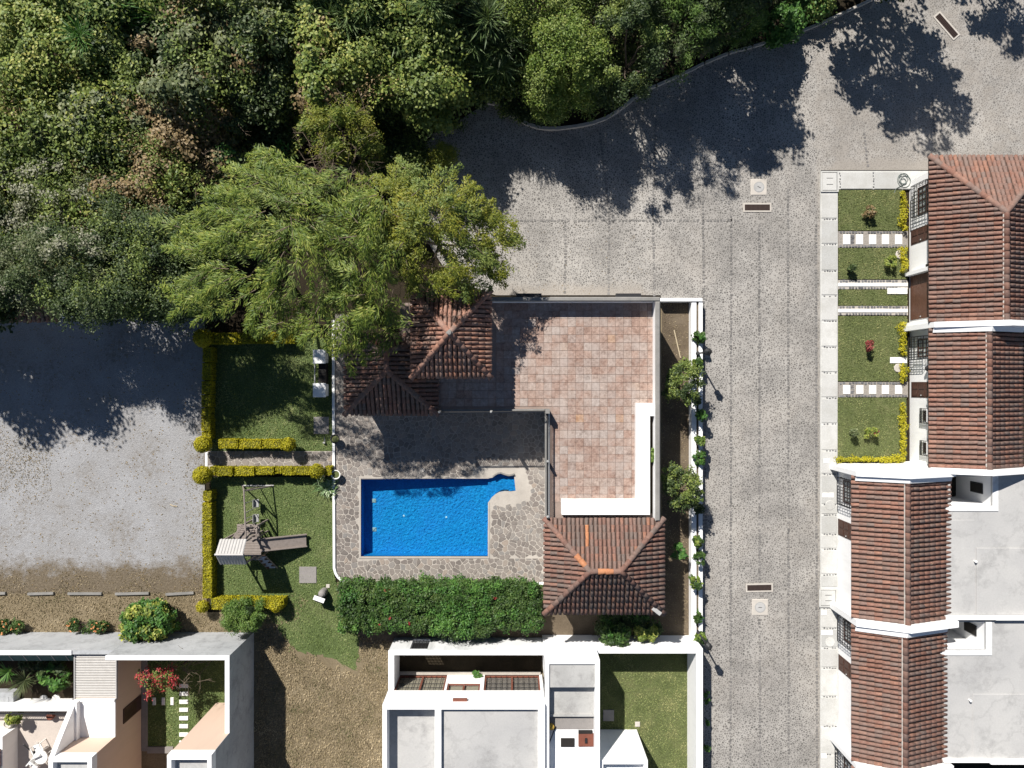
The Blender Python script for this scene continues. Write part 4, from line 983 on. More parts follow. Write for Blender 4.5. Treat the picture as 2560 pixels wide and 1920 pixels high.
# flat roofs behind the lower pair, each with a light well
def flat_house(label, x0, x1, y0, y1, well, steps, mat, z=3.0, par=True):
    t = thing('flat_roof_house', ((x0+x1)/2,(y0+y1)/2,0), label, 'house'); wx0,wx1,wy0,wy1 = well
    m = MB(); m.prism([(x0,y0),(x1,y0),(x1,y1),(x0,y1)], 0, z-.1, holes=[[(wx0,wy0),(wx1,wy0),(wx1,wy1),(wx0,wy1)]]); m.build('wall', M_WHITE, t)
    m = MB(); m.prism([(x0,y0),(x1,y0),(x1,y1),(x0,y1)], z-.1, z, holes=[[(wx0,wy0),(wx1,wy0),(wx1,wy1),(wx0,wy1)]]); rf = m.build('roof_slab', mat, t)
    m = MB(); k = .14
    m.box(wx0-.3, wx1+.3, wy0-k*2, wy0, z, z+.05); m.box(wx1, wx1+.3, wy0, wy1, z, z+.052); m.build('well_kerb', M_WHITEDIRTY, t)
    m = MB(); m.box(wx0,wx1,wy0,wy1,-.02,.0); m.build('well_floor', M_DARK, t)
    m = MB(); yc = (wy0+wy1)/2; m.box(wx1-.05,wx1-.01,yc-.28,yc+.28,1.3,2.3); w = m.build('window', M_IRON, t)
    m = MB(); m.box(wx1-.07,wx1-.051,yc-.22,yc+.22,1.36,2.24); m.build('pane', M_DARK, w)
    for (a,b,c,d,h) in steps:
        p0,p1,q0,q1 = R(a,b,c,d,z); m = MB(); m.bev(p0,p1,q0,q1,z-.002,z+h,.01); m.build('screed_panel', mat, t)
    return t
wl_ = lambda a,b,c,d: R(a,b,c,d,3.0)
fy1_ = W(0,1186,3.0).y; 
wa = wl_(2376,1190,2480,1264); 
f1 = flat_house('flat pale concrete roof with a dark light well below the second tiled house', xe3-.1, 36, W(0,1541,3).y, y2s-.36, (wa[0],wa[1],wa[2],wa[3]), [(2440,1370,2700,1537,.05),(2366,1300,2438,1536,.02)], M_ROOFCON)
m = MB(); p0,p1,q0,q1 = R(2366,1541,2492,1550,3.2); m.box(p0,p1,q0,q1,2.9,3.2); p0,p1,q0,q1 = R(2490,1543,2600,1551,3.3); m.box(p0,36,q0,q1,2.9,3.3); m.build('parapet', M_WHITE, f1)
m = MB(); c = W(2437,1403,3.05); m.lathe((c.x,c.y,3.0), [(.05,0),(.05,.12),(.07,.13),(.07,.18),(0.001,.2)], 8); m.build('vent_pipe', M_PLASTIC, f1)
wb = wl_(2364,1552,2464,1624)
f2 = flat_house('flat bluish white roof with a small light well in the bottom right corner', W(2362,0,2.9).x-.1, 36, W(0,1905,3).y, W(0,1552,3).y, (wb[0],wb[1],wb[2],wb[3]-.06), [(2432,1735,2700,1898,.03)], M_ROOFCON)
m = MB(); p0,p1,q0,q1 = R(2360,1900,2475,1907,3.2); m.box(p0,p1,q0,q1,2.9,3.2); m.box(p1,36,q0-.05,q1-.02,2.9,3.28); m.build('parapet', M_WHITE, f2)
m = MB(); c = W(2424,1750,3.05); m.lathe((c.x,c.y,3.0), [(.05,0),(.05,.12),(.07,.13),(.07,.18),(0.001,.2)], 8); m.build('vent_pipe', M_PLASTIC, f2)

# dark roof under the trees at the left edge
a0,a1,b0,b1 = R(-160,700,150,803,2.6); t = thing('tiled_house', ((a0+a1)/2,(b0+b1)/2,0), 'dark tiled roof in deep shade under the trees at the left edge', 'house')
m = MB(); m.box(a0,a1-.4,b0+.4,b1+.4,0,2.5); m.box(a1-.38,a1+1.1,b0+.55,b0+2.2,0,1.9); m.build('wall', M_WHITE, t)
m = MB(); A_,B_,C_,D_ = (a0,b0,2.6),(a1,b0,2.6),(a1,b1+.6,3.7),(a0,b1+.6,3.7); m.add([A_,B_,C_,D_],[(0,1,2,3)]); m.add([B_,A_,(A_[0],A_[1],2.45),(B_[0],B_[1],2.45)],[(0,1,2,3)]); rr = m.build('roof', M_PAN, t)
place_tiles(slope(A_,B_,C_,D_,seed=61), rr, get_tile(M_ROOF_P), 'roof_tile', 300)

# ------------------------------------------------------------------ white house at the bottom centre
wh = thing('white_house', (-2.4,-18,0), 'flat roofed white house at the bottom centre with a glazed courtyard front', 'house')
FY = -16.3; X0, X1 = -6.59, 1.68
m = MB()
m.box(X0, 4.5, -30, FY-.25, -.05, 2.9)
m.box(X0, X1, FY-.25, FY, 2.12, 3.8)                                   # lintel band up to the parapet
for a, b in ((X0,-6.3),(-3.62,-3.5),(-1.72,-1.52),(1.52,X1)): m.box(a, b, FY-.25, FY, -.05, 2.12)
m.box(-3.5,-1.72,FY-.25,FY,-.05,1.12); 
m.build('wall', M_WHITE, wh)
m = MB(); m.box(X0, X0+.22, -30, FY-.26, 2.9, 3.8); xm0 = W(1087,0,3.8).x; xm1 = W(1103,0,3.8).x; m.box(xm0, xm1, -30, FY-.26, 2.9, 3.8); xe0 = W(1345,0,3.8).x; m.box(xe0, X1, -30, FY-.26, 2.9, 3.802)
m.build('parapet', M_WHITE, wh)
m = MB(); m.box(X0+.22, xm0, -30, FY-.26, 2.9, 2.98); m.build('lower_roof', M_ROOFCON, wh)
m = MB(); m.box(xm1, xe0, -30, FY-.26, 2.9, 3.56); m.build('main_roof', M_ROOFCON, wh)
m = MB(); a = W(1131,1750,3.5); m.box(W(1132,0,3.4).x, W(1168,0,3.4).x, FY, FY+.12, 3.3, 3.45); m.build('scupper', M_REDWOOD, wh)
def big_window(x0, x1, z0, z1, nx, nz, blind, doorx=None):
    m = MB(); f = .09
    m.box(x0,x1,FY-.14,FY-.06,z1-f,z1); m.box(x0,x1,FY-.14,FY-.06,z0,z0+f); m.box(x0,x0+f,FY-.14,FY-.06,z0+f,z1-f); m.box(x1-f,x1,FY-.14,FY-.06,z0+f,z1-f)
    mid = (x0+x1)/2; m.box(mid-.05,mid+.05,FY-.139,FY-.061,z0+f,z1-f); w = m.build('window_frame', M_REDWOOD, wh)
    m = MB(); m.box(x0+f,x1-f,FY-.105,FY-.095,z0+f,z1-f); m.build('pane', M_GLASS, w)
    m = MB()
    for i in range(1,nx): x = x0+(x1-x0)*i/nx; m.box(x-.012,x+.012,FY-.085,FY-.065,z0+f,z1-f)
    for k in range(1,nz): z = z0+(z1-z0)*k/nz; m.box(x0+f,x1-f,FY-.084,FY-.064,z-.012,z+.012)
    m.build('muntin', M_IRON, w)
    m = MB(); m.box(x0+.02,x1-.02,FY-.245,FY-.2,z0,z1); m.build('curtain', blind, w)
big_window(-6.3,-3.62,.05,2.1,9,4,M_BLIND); big_window(-1.52,1.52,.05,2.1,10,4,M_WOOD); big_window(-3.5,-1.72,1.12,2.1,2,1,M_BLIND)
# courtyard wall with a grated opening
m = MB(); yw0, yw1 = -14.47, -14.25
m.box(X0, -5.5, yw0, yw1, -.05, 1.9); m.box(-4.55, 1.72, yw0, yw1, -.05, 1.9); m.box(-5.5,-4.55,yw0,yw1,-.05,.25); m.box(-5.5,-4.55,yw0,yw1,1.68,1.9)
cw = m.build('courtyard_wall', M_WHITEDIRTY, wh)
m = MB(); m.box(X0, X0+.27, FY, yw0, -.05, 1.9); m.build('side_wall', M_WHITE, wh)
m = MB(); m.box(X0-.02,1.74,yw0-.02,yw1+.02,1.9,1.95); m.box(X0-.02,X0+.29,FY+.002,yw0-.02,1.9,1.95); m.build('wall_cap', M_WHITE, wh)
m = MB()
for i in range(1,5): x = -5.5+.95*i/5; m.box(x-.012,x+.012,yw1-.08,yw1-.05,.25,1.68)
for k in range(1,8): z = .25+1.43*k/8; m.box(-5.5,-4.55,yw1-.079,yw1-.051,z-.012,z+.012)
m.build('grate', M_IRON, cw)
m = MB(); m.prism([(X0+.27,FY),(1.68,FY),(1.68,yw0),(X0+.27,yw0)],.0,.0,walls=False); tag(m.build('courtyard_ground', M_SOIL), kind='structure')
m = MB(); m.box(-6.3,1.6,FY,FY+.16,-.02,.12); m.build('plinth', M_MORTAR, wh)
# block to the right with stained roof, sunken roof and service well
BY = -14.1; bx0, bx1 = 1.70, 4.25
m = MB(); m.box(bx0, bx1+.24, -15.55, BY, -.05, 3.3); m.box(bx0,bx1+.24,BY-.22,BY,3.3,3.6); m.box(bx0,bx0+.2,-30,BY-.22,3.0,3.6); m.box(bx1,bx1+.24,-30,BY-.22,2.9,3.602)
m.build('service_block', M_WHITE, wh)
m = MB(); m.box(bx0+.2,bx1,-15.55,BY-.22,3.3,3.5); m.build('stained_roof', M_ROOFCON2, wh)
m = MB(); yb2 = W(0,1789,3.0).y; m.box(bx0+.2,bx1,yb2+.1,-15.56,2.9,3.02); m.build('sunken_roof', M_ROOFCON2, wh); m = MB(); m.box(bx0+.2,bx1,yb2,yb2+.1,2.5,3.12); m.build('roof_edge', M_ROOFCON2, wh)
m = MB(); m.box(bx0+.2,bx1,yb2-.75,yb2-.001,1.6,2.92); m.build('grey_ledge', M_SLAB, wh)
m = MB(); x0,x1,y0,y1 = R(1446,1834,1484,1866,2.95); m.box(x0,x1,y0,y1,2.9,2.97); hd = m.build('roof_hatch', M_REDWOOD, wh); m = MB(); xm = (x0+x1)/2; m.box(xm-.06,xm+.06,y0+.2,y0+.45,2.97,3.03); m.build('handle', M_IRON, hd)
m = MB(); x0,x1,y0,y1 = R(1446,1826,1481,1834,2.96); m.box(x0,x1,y0,y1,2.9,2.985); m.build('gutter_slot', M_DARK, wh)
m = MB(); x0,x1,y0,y1 = R(1402,1846,1436,1867,2.95); m.box(x0,x1,y0,y1,2.9,2.96); m.build('vent_opening', M_DARK, wh)
c = W(1378,1815,3.0); m = MB(); m.lathe((c.x,c.y,2.92), [(.10,0),(.17,.1),(.16,.22),(.1,.28),(0.001,.3)], 12); tag(m.build('clay_jar', M_BAMBOO), 'round yellow jar on the white service roof', 'jar')
m = MB(); m.beam(W(1389,1816,2.98), W(1371,1862,2.98), .045); tag(m.build('pipe', M_IRON), 'thin dark pipe lying slanted on the white service roof', 'pipe')
# walled lawn to the right of it
gw = thing('garden_wall', (7.4,-14.2,0), 'white garden wall round the lawn at the bottom, beside the lane', 'wall')
m = MB(); x2 = W(1757,0,2).x; x1_ = W(1741,0,2).x
m.box(4.5, x2, -14.38, -14.12, -.05, 2.0); m.build('north_wall', M_WHITE, gw)
m = MB(); m.box(x1_, x2, -30, -14.382, -.05, 2.002); m.build('east_wall', M_WHITE, gw)
m = MB(); m.prism([(4.5,-30),(x1_,-30),(x1_,-14.38),(4.5,-14.38)],.01,.01,walls=False); tag(m.build('lawn', M_LAWN), kind='structure')
p4 = [(1496,1630),(1729,1630),(1729,1935),(1496,1935)]
grass(p4, .01, 420, .05, M_BLADE, 'short grass inside the white walled garden at the bottom')
slabthing('concrete_cover',1508,1775,1535,1803,.06,M_SLAB,'square grey cover in the shaded left part of the walled lawn','access cover')
slabthing('concrete_cover',1588,1805,1600,1817,.08,M_STONE,'tiny pale square cover near the corner of the white annex','access cover')
an = thing('white_annex', (6,-22,0), 'white annex with a bare north wall at the bottom edge beside the walled lawn', 'building')
m = MB(); m.box(4.5,7.0,-30,-19.4,-.05,2.85); m.build('wall', M_WHITE, an)
m = MB(); m.box(4.5,7.0,-19.6,-19.4,2.85,3.3); m.box(6.8,7.0,-30,-19.602,2.85,3.302); m.box(4.5,4.7,-30,-19.602,2.85,3.302); m.build('parapet', M_WHITE, an)

# ------------------------------------------------------------------ white and cream house at the lower left
ch = thing('cream_house', (-18,-18,0), 'cream and white house with high grey garden walls at the lower left', 'house')
m = MB(); m.box(-20.85,-14.5,-14.15,-13.94,-.05,3.44); m.box(-14.71,-14.5,-17.9,-14.152,-.05,3.44); m.build('garden_wall', M_GREYWALL, ch)
m = MB(); m.box(-20.852,-14.49,-14.155,-13.93,3.44,3.5); m.box(-14.72,-14.49,-17.9,-14.155,3.44,3.5); m.build('wall_cap', M_WHITE, ch)
m = MB(); m.box(-45,-20.86,-14.15,-13.94,-.05,2.74); m.build('low_garden_wall', M_GREYWALL, ch)
m = MB(); m.box(-45,-23.03,-14.16,-13.93,2.74,2.8); m.build('wall_cap', M_WHITE, ch)
# joints of the big render panels stand as shallow grooves of a second skin
m = MB(); m.box(-16.6,-14.52,-30,-17.9,-.05,5.2); m.build('tower_wall', M_CREAM, ch)
m = MB(); m.box(-14.519,-14.5,-30,-17.9,-.05,5.2); m.build('east_wall', M_GREYWALL, ch)
m = MB(); m.box(-16.62,-14.48,-18.1,-17.88,5.2,5.7); m.box(-16.62,-16.42,-30,-18.101,5.2,5.7); m.box(-14.68,-14.48,-30,-18.101,5.2,5.7); m.build('parapet', M_WHITE, ch)
m = MB(); m.box(-16.42,-14.68,-30,-18.1,5.2,5.28); m.build('roof', M_ROOFCON, ch)
m = MB(); m.box(-22.9,-20.82,-18.499,-16.5,-.05,2.62); m.box(-22.9,-20.82,-16.5,-14.2,-.05,2.4); m.build('west_wing', M_CREAM, ch)
m = MB(); m.box(-22.92,-20.79,-18.5,-16.6,2.62,2.7); m.build('terrace_roof', M_WHITE, ch)
m = MB(); m.box(-22.95,-22.6,-18.5,-16.55,2.62,3.05); m.box(-22.6,-20.79,-16.61,-16.5,2.62,2.78); m.build('roof_upstand', M_WHITE, ch)
m = MB(); m.box(-22.93,-20.815,-30,-18.5,-.05,4.3); m.build('upper_wing', M_CREAM, ch)
m = MB(); m.box(-22.95,-20.8,-18.72,-18.48,4.3,4.75); m.box(-22.95,-22.73,-30,-18.721,4.3,4.752); m.box(-21.02,-20.8,-30,-18.721,4.3,4.752); m.build('parapet', M_WHITE, ch)
m = MB(); m.box(-22.73,-21.02,-30,-18.72,4.3,4.4); m.build('roof', M_ROOFCON, ch)
m = MB(); V = [(x,y,z) for x in (-22.94,-22.7) for y,z in ((-18.47,2.3),(-16.62,2.3),(-16.62,3.0),(-18.47,4.7))]
m.add(V, [(0,1,2,3),(7,6,5,4),(1,5,6,2),(2,6,7,3),(0,3,7,4),(0,4,5,1)]); m.build('stair_parapet', M_WHITE, ch)
# dark window in the shaded east face
m = MB(); m.box(-20.82,-20.77,-18.2,-17.4,.1,1.9); w = m.build('window', M_DARKWOOD, ch)
m = MB(); m.box(-20.775,-20.76,-18.12,-17.48,.18,1.82); m.build('pane', M_GLASS, w)
# slatted translucent roof: every slat on its own
pr = MB(); pr.box(-23.0,-20.82,-16.58,-14.18,2.46,2.5); sheet_ = pr.build('roofing_sheet', M_PANEL, ch)
sl_me = None
for i in range(27):
    y = -14.22-(i+.5)*2.34/27
    if sl_me is None:
        mm = MB(); mm.bev(-1.1,1.1,-.022,.022,0,.06,.008); o = mm.build('roof_slat', M_SLATW); sl_me = o.data
    else: o = link('roof_slat', sl_me)
    o.parent = sheet_; o.location = Vector((-21.9,y,2.5+random.uniform(-.004,.004)))-rootloc(sheet_)
m = MB(); m.box(-23.02,-22.97,-16.6,-14.17,2.44,2.6); m.box(-20.83,-20.78,-16.6,-14.17,2.44,2.6); m.build('roof_edge', M_ZINC, ch)
# garden inside
m = MB(); m.prism([(-20.8,-20.6),(-14.71,-20.6),(-14.71,-14.15),(-20.8,-14.15)],.0,.0,walls=False); tag(m.build('lawn', M_LAWN2), kind='structure')
grass([(358,1592),(626,1592),(626,1876),(358,1876)], 0, 450, .06, M_BLADE2, 'green grass in the walled garden of the cream house')
m = MB(); m.box(-20.8,-20.45,-20.6,-14.16,-.02,.06); m.box(-20.45,-19.0,-20.7,-20.35,-.02,.1); m.build('garden_path_edge', M_SLAB, ch)
for i,v in enumerate((1715,1735,1755,1775,1796,1816,1837,1857)):
    c0,c1,ca,cb = R(448,v-5,470,v+5,.05); m = MB(); m.bev(c0,c1,ca,cb,0,.06,.015)
    tag(m.build('stepping_stone', M_WHITESLAB), 'pale rectangular stepping stone in the walled garden, %s of the column from the top' % ORD[i], 'stepping stone', 'stepping stones in the walled garden')
for i,u in enumerate((385,408,430)):
    c0,c1,ca,cb = R(u-4,1744,u+4,1763,.05); m = MB(); m.bev(c0,c1,ca,cb,0,.06,.015)
    tag(m.build('stepping_stone', M_WHITESLAB), 'shaded upright stepping stone left of the column, %s from the left' % ORD[i], 'stepping stone', 'stepping stones in the walled garden')
# patio and planted bed at the far left
sheet('planting_bed', [(-200,1590),(188,1590),(188,1768),(-200,1768)], M_SOIL, -.002)
m = MB(); x0,x1,y0,y1 = R(-200,1766,182,1778,1.0); m.box(x0,x1,y0,y1,0,1.0); m.build('patio_wall', M_WHITE, ch)
m = MB(); x0,x1,y0,y1 = R(-200,1778,185,2000,.3); m.box(x0,x1,y0,y1,-.02,.3); m.build('patio_floor', m_plain('cream patio paving', (.52,.46,.41), (.44,.39,.35), 1.5), ch)
m = MB(); a = W(-100,1779,1.0); b = W(170,1781,1.0); m.beam((a.x,a.y-.05,1.08),(b.x,b.y-.05,1.08),.05); m.beam((a.x,a.y-.05,.55),(b.x,b.y-.05,.55),.03)
for i in range(60):
    c = a.lerp(b, i/60); m.beam((c.x,c.y-.05,.3),(c.x,c.y-.05,1.08),.02)
m.build('patio_railing', M_IRON, ch)
x0,x1,y0,y1 = R(-120,1842,6,2000,1.5); t = thing('white_block', (x1-1,y1-1,0), 'white block with a red tiled roof edge in the bottom left corner', 'building')
m = MB(); m.box(x0,x1,y0,y1,0,1.5); m.build('wall', M_WHITE, t)
xr_ = x1-.08; A_,B_,C_,D_ = (xr_,y1-.6,1.55),(xr_,y0,1.55),(x0,y0,2.3),(x0,y1-.6,2.3); m = MB(); m.add([A_,B_,C_,D_],[(3,2,1,0)]); r = m.build('roof', M_PAN, t)
place_tiles(slope(B_,A_,D_,C_,seed=71), r, get_tile(M_ROOF_H), 'roof_tile', 300)
m = MB(); x0,x1,y0,y1 = R(-100,1637,182,1657,2.3); m.add([(x0,y0,2.0),(x1,y0,2.0),(x1,y1,2.35),(x0,y1,2.35),(x0,y0,1.97),(x1,y0,1.97),(x1,y1,2.32),(x0,y1,2.32)],[(0,1,2,3),(7,6,5,4),(0,4,5,1),(1,5,6,2),(2,6,7,3),(3,7,4,0)])
aw = m.build('awning', M_TEAL, ch)
for i in range(8):
    c = Vector((x0+(x1-x0)*(i+.5)/8, 0, 0)); m = MB(); m.beam((c.x,y0,2.01),(c.x,y1,2.36),.03); m.build('awning_rib', M_STEEL, aw)
# plastic furniture
def chair(c, rot, label):
    t = thing('plastic_chair', c, label, 'chair', 'white plastic patio chairs'); M = Matrix.Translation(c) @ Matrix.Rotation(rot,4,'Z')
    m = MB(); m.obox(M @ Matrix.Translation((0,0,.43)), .46,.44,.03); m.build('seat', M_PLASTIC, t)
    for i in range(6): m = MB(); m.obox(M @ Matrix.Translation((-.19+i*.076,-.25,.64)) @ Matrix.Rotation(.25,4,'X'), .05,.025,.42); m.build('back_slat', M_PLASTIC, t)
    m = MB(); m.obox(M @ Matrix.Translation((0,-.31,.86)), .48,.04,.06); m.build('back_rail', M_PLASTIC, t)
    for s in (-1,1):
        m = MB(); m.obox(M @ Matrix.Translation((s*.25,-.02,.64)), .05,.46,.035); m.build('arm_rest', M_PLASTIC, t)
        for q in (-1,1): m = MB(); m.beam(M @ Vector((s*.25,q*.23,0)), M @ Vector((s*.23,q*.2,.62)), .04); m.build('leg', M_PLASTIC, t)
p = W(102,1893,1.0); t = thing('patio_table', (p.x,p.y,.3), 'round white plastic table on the cream patio', 'table')
m = MB(); m.lathe((p.x,p.y,1.0), [(.36,-.05),(.38,-.03),(.38,.02),(.34,.03),(0.001,.03)], 22); m.build('table_top', M_PLASTIC, t)
for k in range(4): a = k*math.pi/2+.4; m = MB(); m.tube((p.x+.3*math.cos(a),p.y+.3*math.sin(a),.3),(p.x+.2*math.cos(a),p.y+.2*math.sin(a),.96),.025); m.build('leg', M_PLASTIC, t)
q = W(94,1872,.8); chair(Vector((q.x,q.y,.3)), math.radians(25), 'white plastic chair on the north side of the round patio table')
q = W(84,1912,.8); chair(Vector((q.x,q.y,.3)), math.radians(140), 'white plastic chair on the south west side of the round patio table')
q = W(60,1882,1.2); m = MB(); m.beam((q.x,q.y-.5,.33),(q.x+.05,q.y+.5,1.3),.05); m.lathe((q.x,q.y-.5,.3),[(.16,0),(.16,.05),(0.001,.06)],12); tag(m.build('parasol_stand', M_IRON), 'dark pole stand beside the white corner block', 'stand')
c = W(10,1690,0); 
m = MB(); x0,x1,y0,y1 = R(-100,1728,38,1768,.35); m.box(x0,x1,y0,y1,0,.5); m.box(x0,x1-.25,y0+.2,y1-.25,.5,.52); tag(m.build('water_basin', M_GREYWALL), 'pale grey basin in the shaded bed at the left edge', 'basin')
for i,(u,v) in enumerate(((109,1748),(140,1747))):
    c = W(u,v,.03); m = MB(); m.lathe((c.x,c.y,0), [(.24,0),(.23,.05),(0.001,.055)], 12); tag(m.build('stepping_stone', M_WHITESLAB), ['round pale stepping stone in the shady bed, the left one of two','round pale stepping stone in the shady bed, the right one of two'][i], 'stepping stone')

# ------------------------------------------------------------------ playground
pg = thing('play_tower', (-14.4,-8.8,0), 'wooden play tower with a ribbed metal roof, slide and swing beam on the lawn', 'playground')
TX0,TX1,TY0,TY1 = -15.25,-14.0,-9.4,-8.25
for x in (TX0,TX1):
    for y in (TY0,TY1): m = MB(); m.box(x-.045,x+.045,y-.045,y+.045,0,2.5); m.build('post', M_WOOD, pg)
m = MB(); m.box(TX0,-13.7,TY0,TY1,1.12,1.17); deckp = m.build('platform', M_WOOD, pg)
for i in range(8):
    m = MB(); y = TY0+(i+.5)*(TY1-TY0)/8; m.box(TX0+.05,-13.68,y-.065,y+.065,1.171,1.2); m.build('plank', M_WOOD, deckp)
# roof: ribbed sheets, north and south
def ribbed(name, A, Bp, C, D, n, mat):
    A,Bp,C,D = map(Vector,(A,Bp,C,D)); nrm = (Bp-A).cross(D-A).normalized(); nrm = nrm if nrm.z > 0 else -nrm; m = MB(); top = []; bot = []
    for i in range(n*4+1):
        t = i/(n*4); h = .035*(1 if (i % 4) in (1,2) else 0); bot.append(A.lerp(Bp,t)+nrm*h); top.append(D.lerp(C,t)+nrm*h)
    k = len(bot); m.add(bot+top+[p-nrm*.006 for p in bot+top], [(i,i+1,k+i+1,k+i) for i in range(k-1)]+[(2*k+i,3*k+i,3*k+i+1,2*k+i+1) for i in range(k-1)]); return m.build(name, mat, pg)
rx0,rx1,rr0,rr1 = -15.38,-13.97,-15.36,-13.92
ribbed('roof_sheet', (rx1,-8.17,2.5),(rx0,-8.17,2.5),(rr0,-8.83,3.15),(rr1,-8.83,3.15), 9, M_ZINC)
ribbed('roof_sheet', (rx0,-9.49,2.5),(rx1,-9.49,2.5),(rr1,-8.83,3.15),(rr0,-8.83,3.15), 9, M_ZINC)
m = MB(); m.tube((rr0-.02,-8.83,3.16),(rr1+.02,-8.83,3.16),.06,.06,8); m.build('roof_ridge', M_ZINC, pg)
for y in (-8.25,-9.42): m = MB(); m.beam((rx0+.1,y,2.45),(rx1-.03,y,2.45),.07); m.build('roof_beam', M_WOOD, pg)
# railings
for (a,b) in (((TX1,TY1),(-13.7,TY1)),((TX1,TY0),(-13.7,TY0)),((TX0,TY0),(TX0,TY1))):
    for z in (1.5,1.85): m = MB(); m.beam((*a,z),(*b,z),.055); m.build('rail', M_WOOD, pg)
for (x,y) in ((-13.7,TY1),(-13.7,TY0)): m = MB(); m.box(x-.04,x+.04,y-.04,y+.04,0,1.9); m.build('post', M_WOOD, pg)
# little balcony on the north side
bal = MB(); bal.box(-15.0,-13.75,TY1+.02,-7.65,1.1,1.16); bo = bal.build('balcony_floor', M_WOOD, pg)
for i in range(5): m = MB(); y = TY1+.08+i*.115; m.box(-14.98,-13.77,y-.045,y+.045,1.161,1.19); m.build('plank', M_WOOD, bo)
for p, q in (((-15.0,TY1),(-14.55,-7.62)),((-14.55,-7.62),(-13.7,-7.62)),((-13.7,-7.62),(-13.75,TY1))):
    for z in (1.45,1.75): m = MB(); m.beam((*p,z),(*q,z),.055); m.build('rail', M_WOOD, pg)
for (x,y) in ((-14.55,-7.62),(-13.7,-7.62)): m = MB(); m.box(x-.04,x+.04,y-.04,y+.04,0,1.8); m.build('post', M_WOOD, pg)
m = MB(); m.beam((-13.75,TY1+.05,1.35),(-13.72,-7.66,1.8),.05); m.build('brace', M_WOOD, pg); m = MB(); m.beam((-14.35,TY1+.02,1.6),(-13.74,-7.66,1.75),.05); m.build('brace', M_WOOD, pg)
# slide
sl0 = Vector((-13.68,-8.76,1.2)); sl1 = Vector((-11.5,-8.72,.22)); d = sl1-sl0; M = Matrix.Translation((sl0+sl1)/2) @ d.to_track_quat('X','Z').to_matrix().to_4x4()
m = MB(); m.obox(M, d.length, .62, .05); sld = m.build('slide', M_WOOD, pg)
for s in (-1,1): m = MB(); m.obox(M @ Matrix.Translation((0,s*.33,.06)), d.length+.06, .05, .17); m.build('slide_side', M_WOOD, sld)
for s in (-1,1): m = MB(); m.beam((-11.6,-8.72+s*.3,0),(-11.6,-8.72+s*.3,.25),.06); m.build('slide_leg', M_WOOD, sld)
# climbing ladder on the south side
lx0,lx1 = -14.0,-13.35; top = Vector((-13.72,TY0,1.15)); bot = Vector((-13.45,-10.35,0))
for s in (-1,1): m = MB(); m.beam(top+Vector((s*.28,0,0)), bot+Vector((s*.28,0,0)), .07,.05); m.build('ladder_rail', M_WOOD, pg)
m = MB(); dn = bot-top
for i in range(7):
    c = top+dn*((i+.6)/7.3); m = MB(); o_ = -.1 if i % 2 else .06; m.obox(Matrix.Translation(c+Vector((o_,0,.03))), .34,.09,.05); m.build('ladder_tread', M_SLATW, pg)
m = MB(); Ml = Matrix.Translation((top+bot)/2) @ dn.to_track_quat('X','Z').to_matrix().to_4x4(); m.obox(Ml @ Matrix.Translation((0,0,-.02)), dn.length*.96, .52, .02); m.build('climbing_board', M_DARKWOOD, pg)
# swing frame
ap = Vector((-14.27,-5.7,2.1)); bl = Vector((-15.12,-5.72,0)); br = Vector((-13.42,-5.72,0))
m = MB(); m.tube(ap+Vector((0,.1,0)), (-14.16,TY1+.1,2.12), .045, .045, 8); m.build('swing_beam', M_WOOD, pg)
for q in (bl, br): m = MB(); m.tube(ap, q, .04, .04, 8); m.build('swing_leg', M_WOOD, pg)
m = MB(); m.tube(bl+Vector((-.05,.02,.05)), br+Vector((.05,.02,.05)), .045,.045,8); m.build('ground_bar', M_STEEL, pg)
m = MB(); m.tube(ap, (-14.2,-5.72,.08), .03,.03,7); m.build('swing_leg', M_WOOD, pg)
for i,(yc,lab) in enumerate(((-6.62,'grey swing seat hanging nearest the end of the swing frame'),(-7.45,'grey swing seat hanging nearer the play tower'))):
    sx = -14.2; t = thing('swing', (sx,yc,.45), lab, 'swing', 'swings under the beam')
    m = MB(); m.bev(sx-.1,sx+.14,yc-.22,yc+.22,.42,.47,.015); m.build('seat', M_STEEL, t)
    m = MB(); m.bev(sx-.13,sx-.1,yc-.22,yc+.22,.42,.68,.005); m.build('seat_back', M_STEEL, t)
    for s in (-1,1):
        m = MB(); bx = -14.27+(i+.7)*.0; m.tube((sx+.02,yc+s*.21,.46),(-14.24,yc+s*.26,2.08),.021,.021,5); m.build('chain', M_STEEL, t)
slabthing('concrete_slab',748,1417,791,1458,.06,M_SLAB,'square grey concrete slab with a pale rim in the playground lawn','slab')
slabthing('concrete_slab',784,1042,822,1085,.06,M_SLAB,'grey concrete slab on the upper lawn against the deck kerb','slab')
c0,c1,ca,cb = R(782,874,813,909,.9); g0,g1,ga,gb = R(782,958,814,993,.9)
t = thing('barbecue', ((c0+c1)/2,(ca+gb)/2,0), 'outdoor barbecue with two white tops and a dark grill between them', 'barbecue')
for q in ((c0,c1,ca,cb),(g0,g1,ga,gb)):
    m = MB(); m.box(q[0]+.05,q[1]-.05,q[2]+.05,q[3]-.05,0,.84); m.build('cabinet', M_WHITEDIRTY, t)
    m = MB(); m.bev(q[0],q[1],q[2],q[3],.84,.9,.015); m.build('counter_top', M_WHITE, t)
m = MB(); m.box(c0+.02,c0+.07,gb,ca,.6,.72); m.build('front_bar', M_STEEL, t)
m = MB(); m.box(c0+.2,c1-.06,gb+.02,ca-.02,0,.5); m.build('fire_box', M_DARK, t)
m = MB()
for i in range(12): y = gb+.05+(ca-gb-.1)*i/11; m.box(c0+.2,c1-.06,y-.01,y+.01,.58,.6)
m.build('grill', M_IRON, t)
c = W(800,1497,.6); t = thing('garden_pedestal', (c.x,c.y,0), 'small pedestal with white slanted top and grey dome left of the hibiscus hedge', 'pedestal')
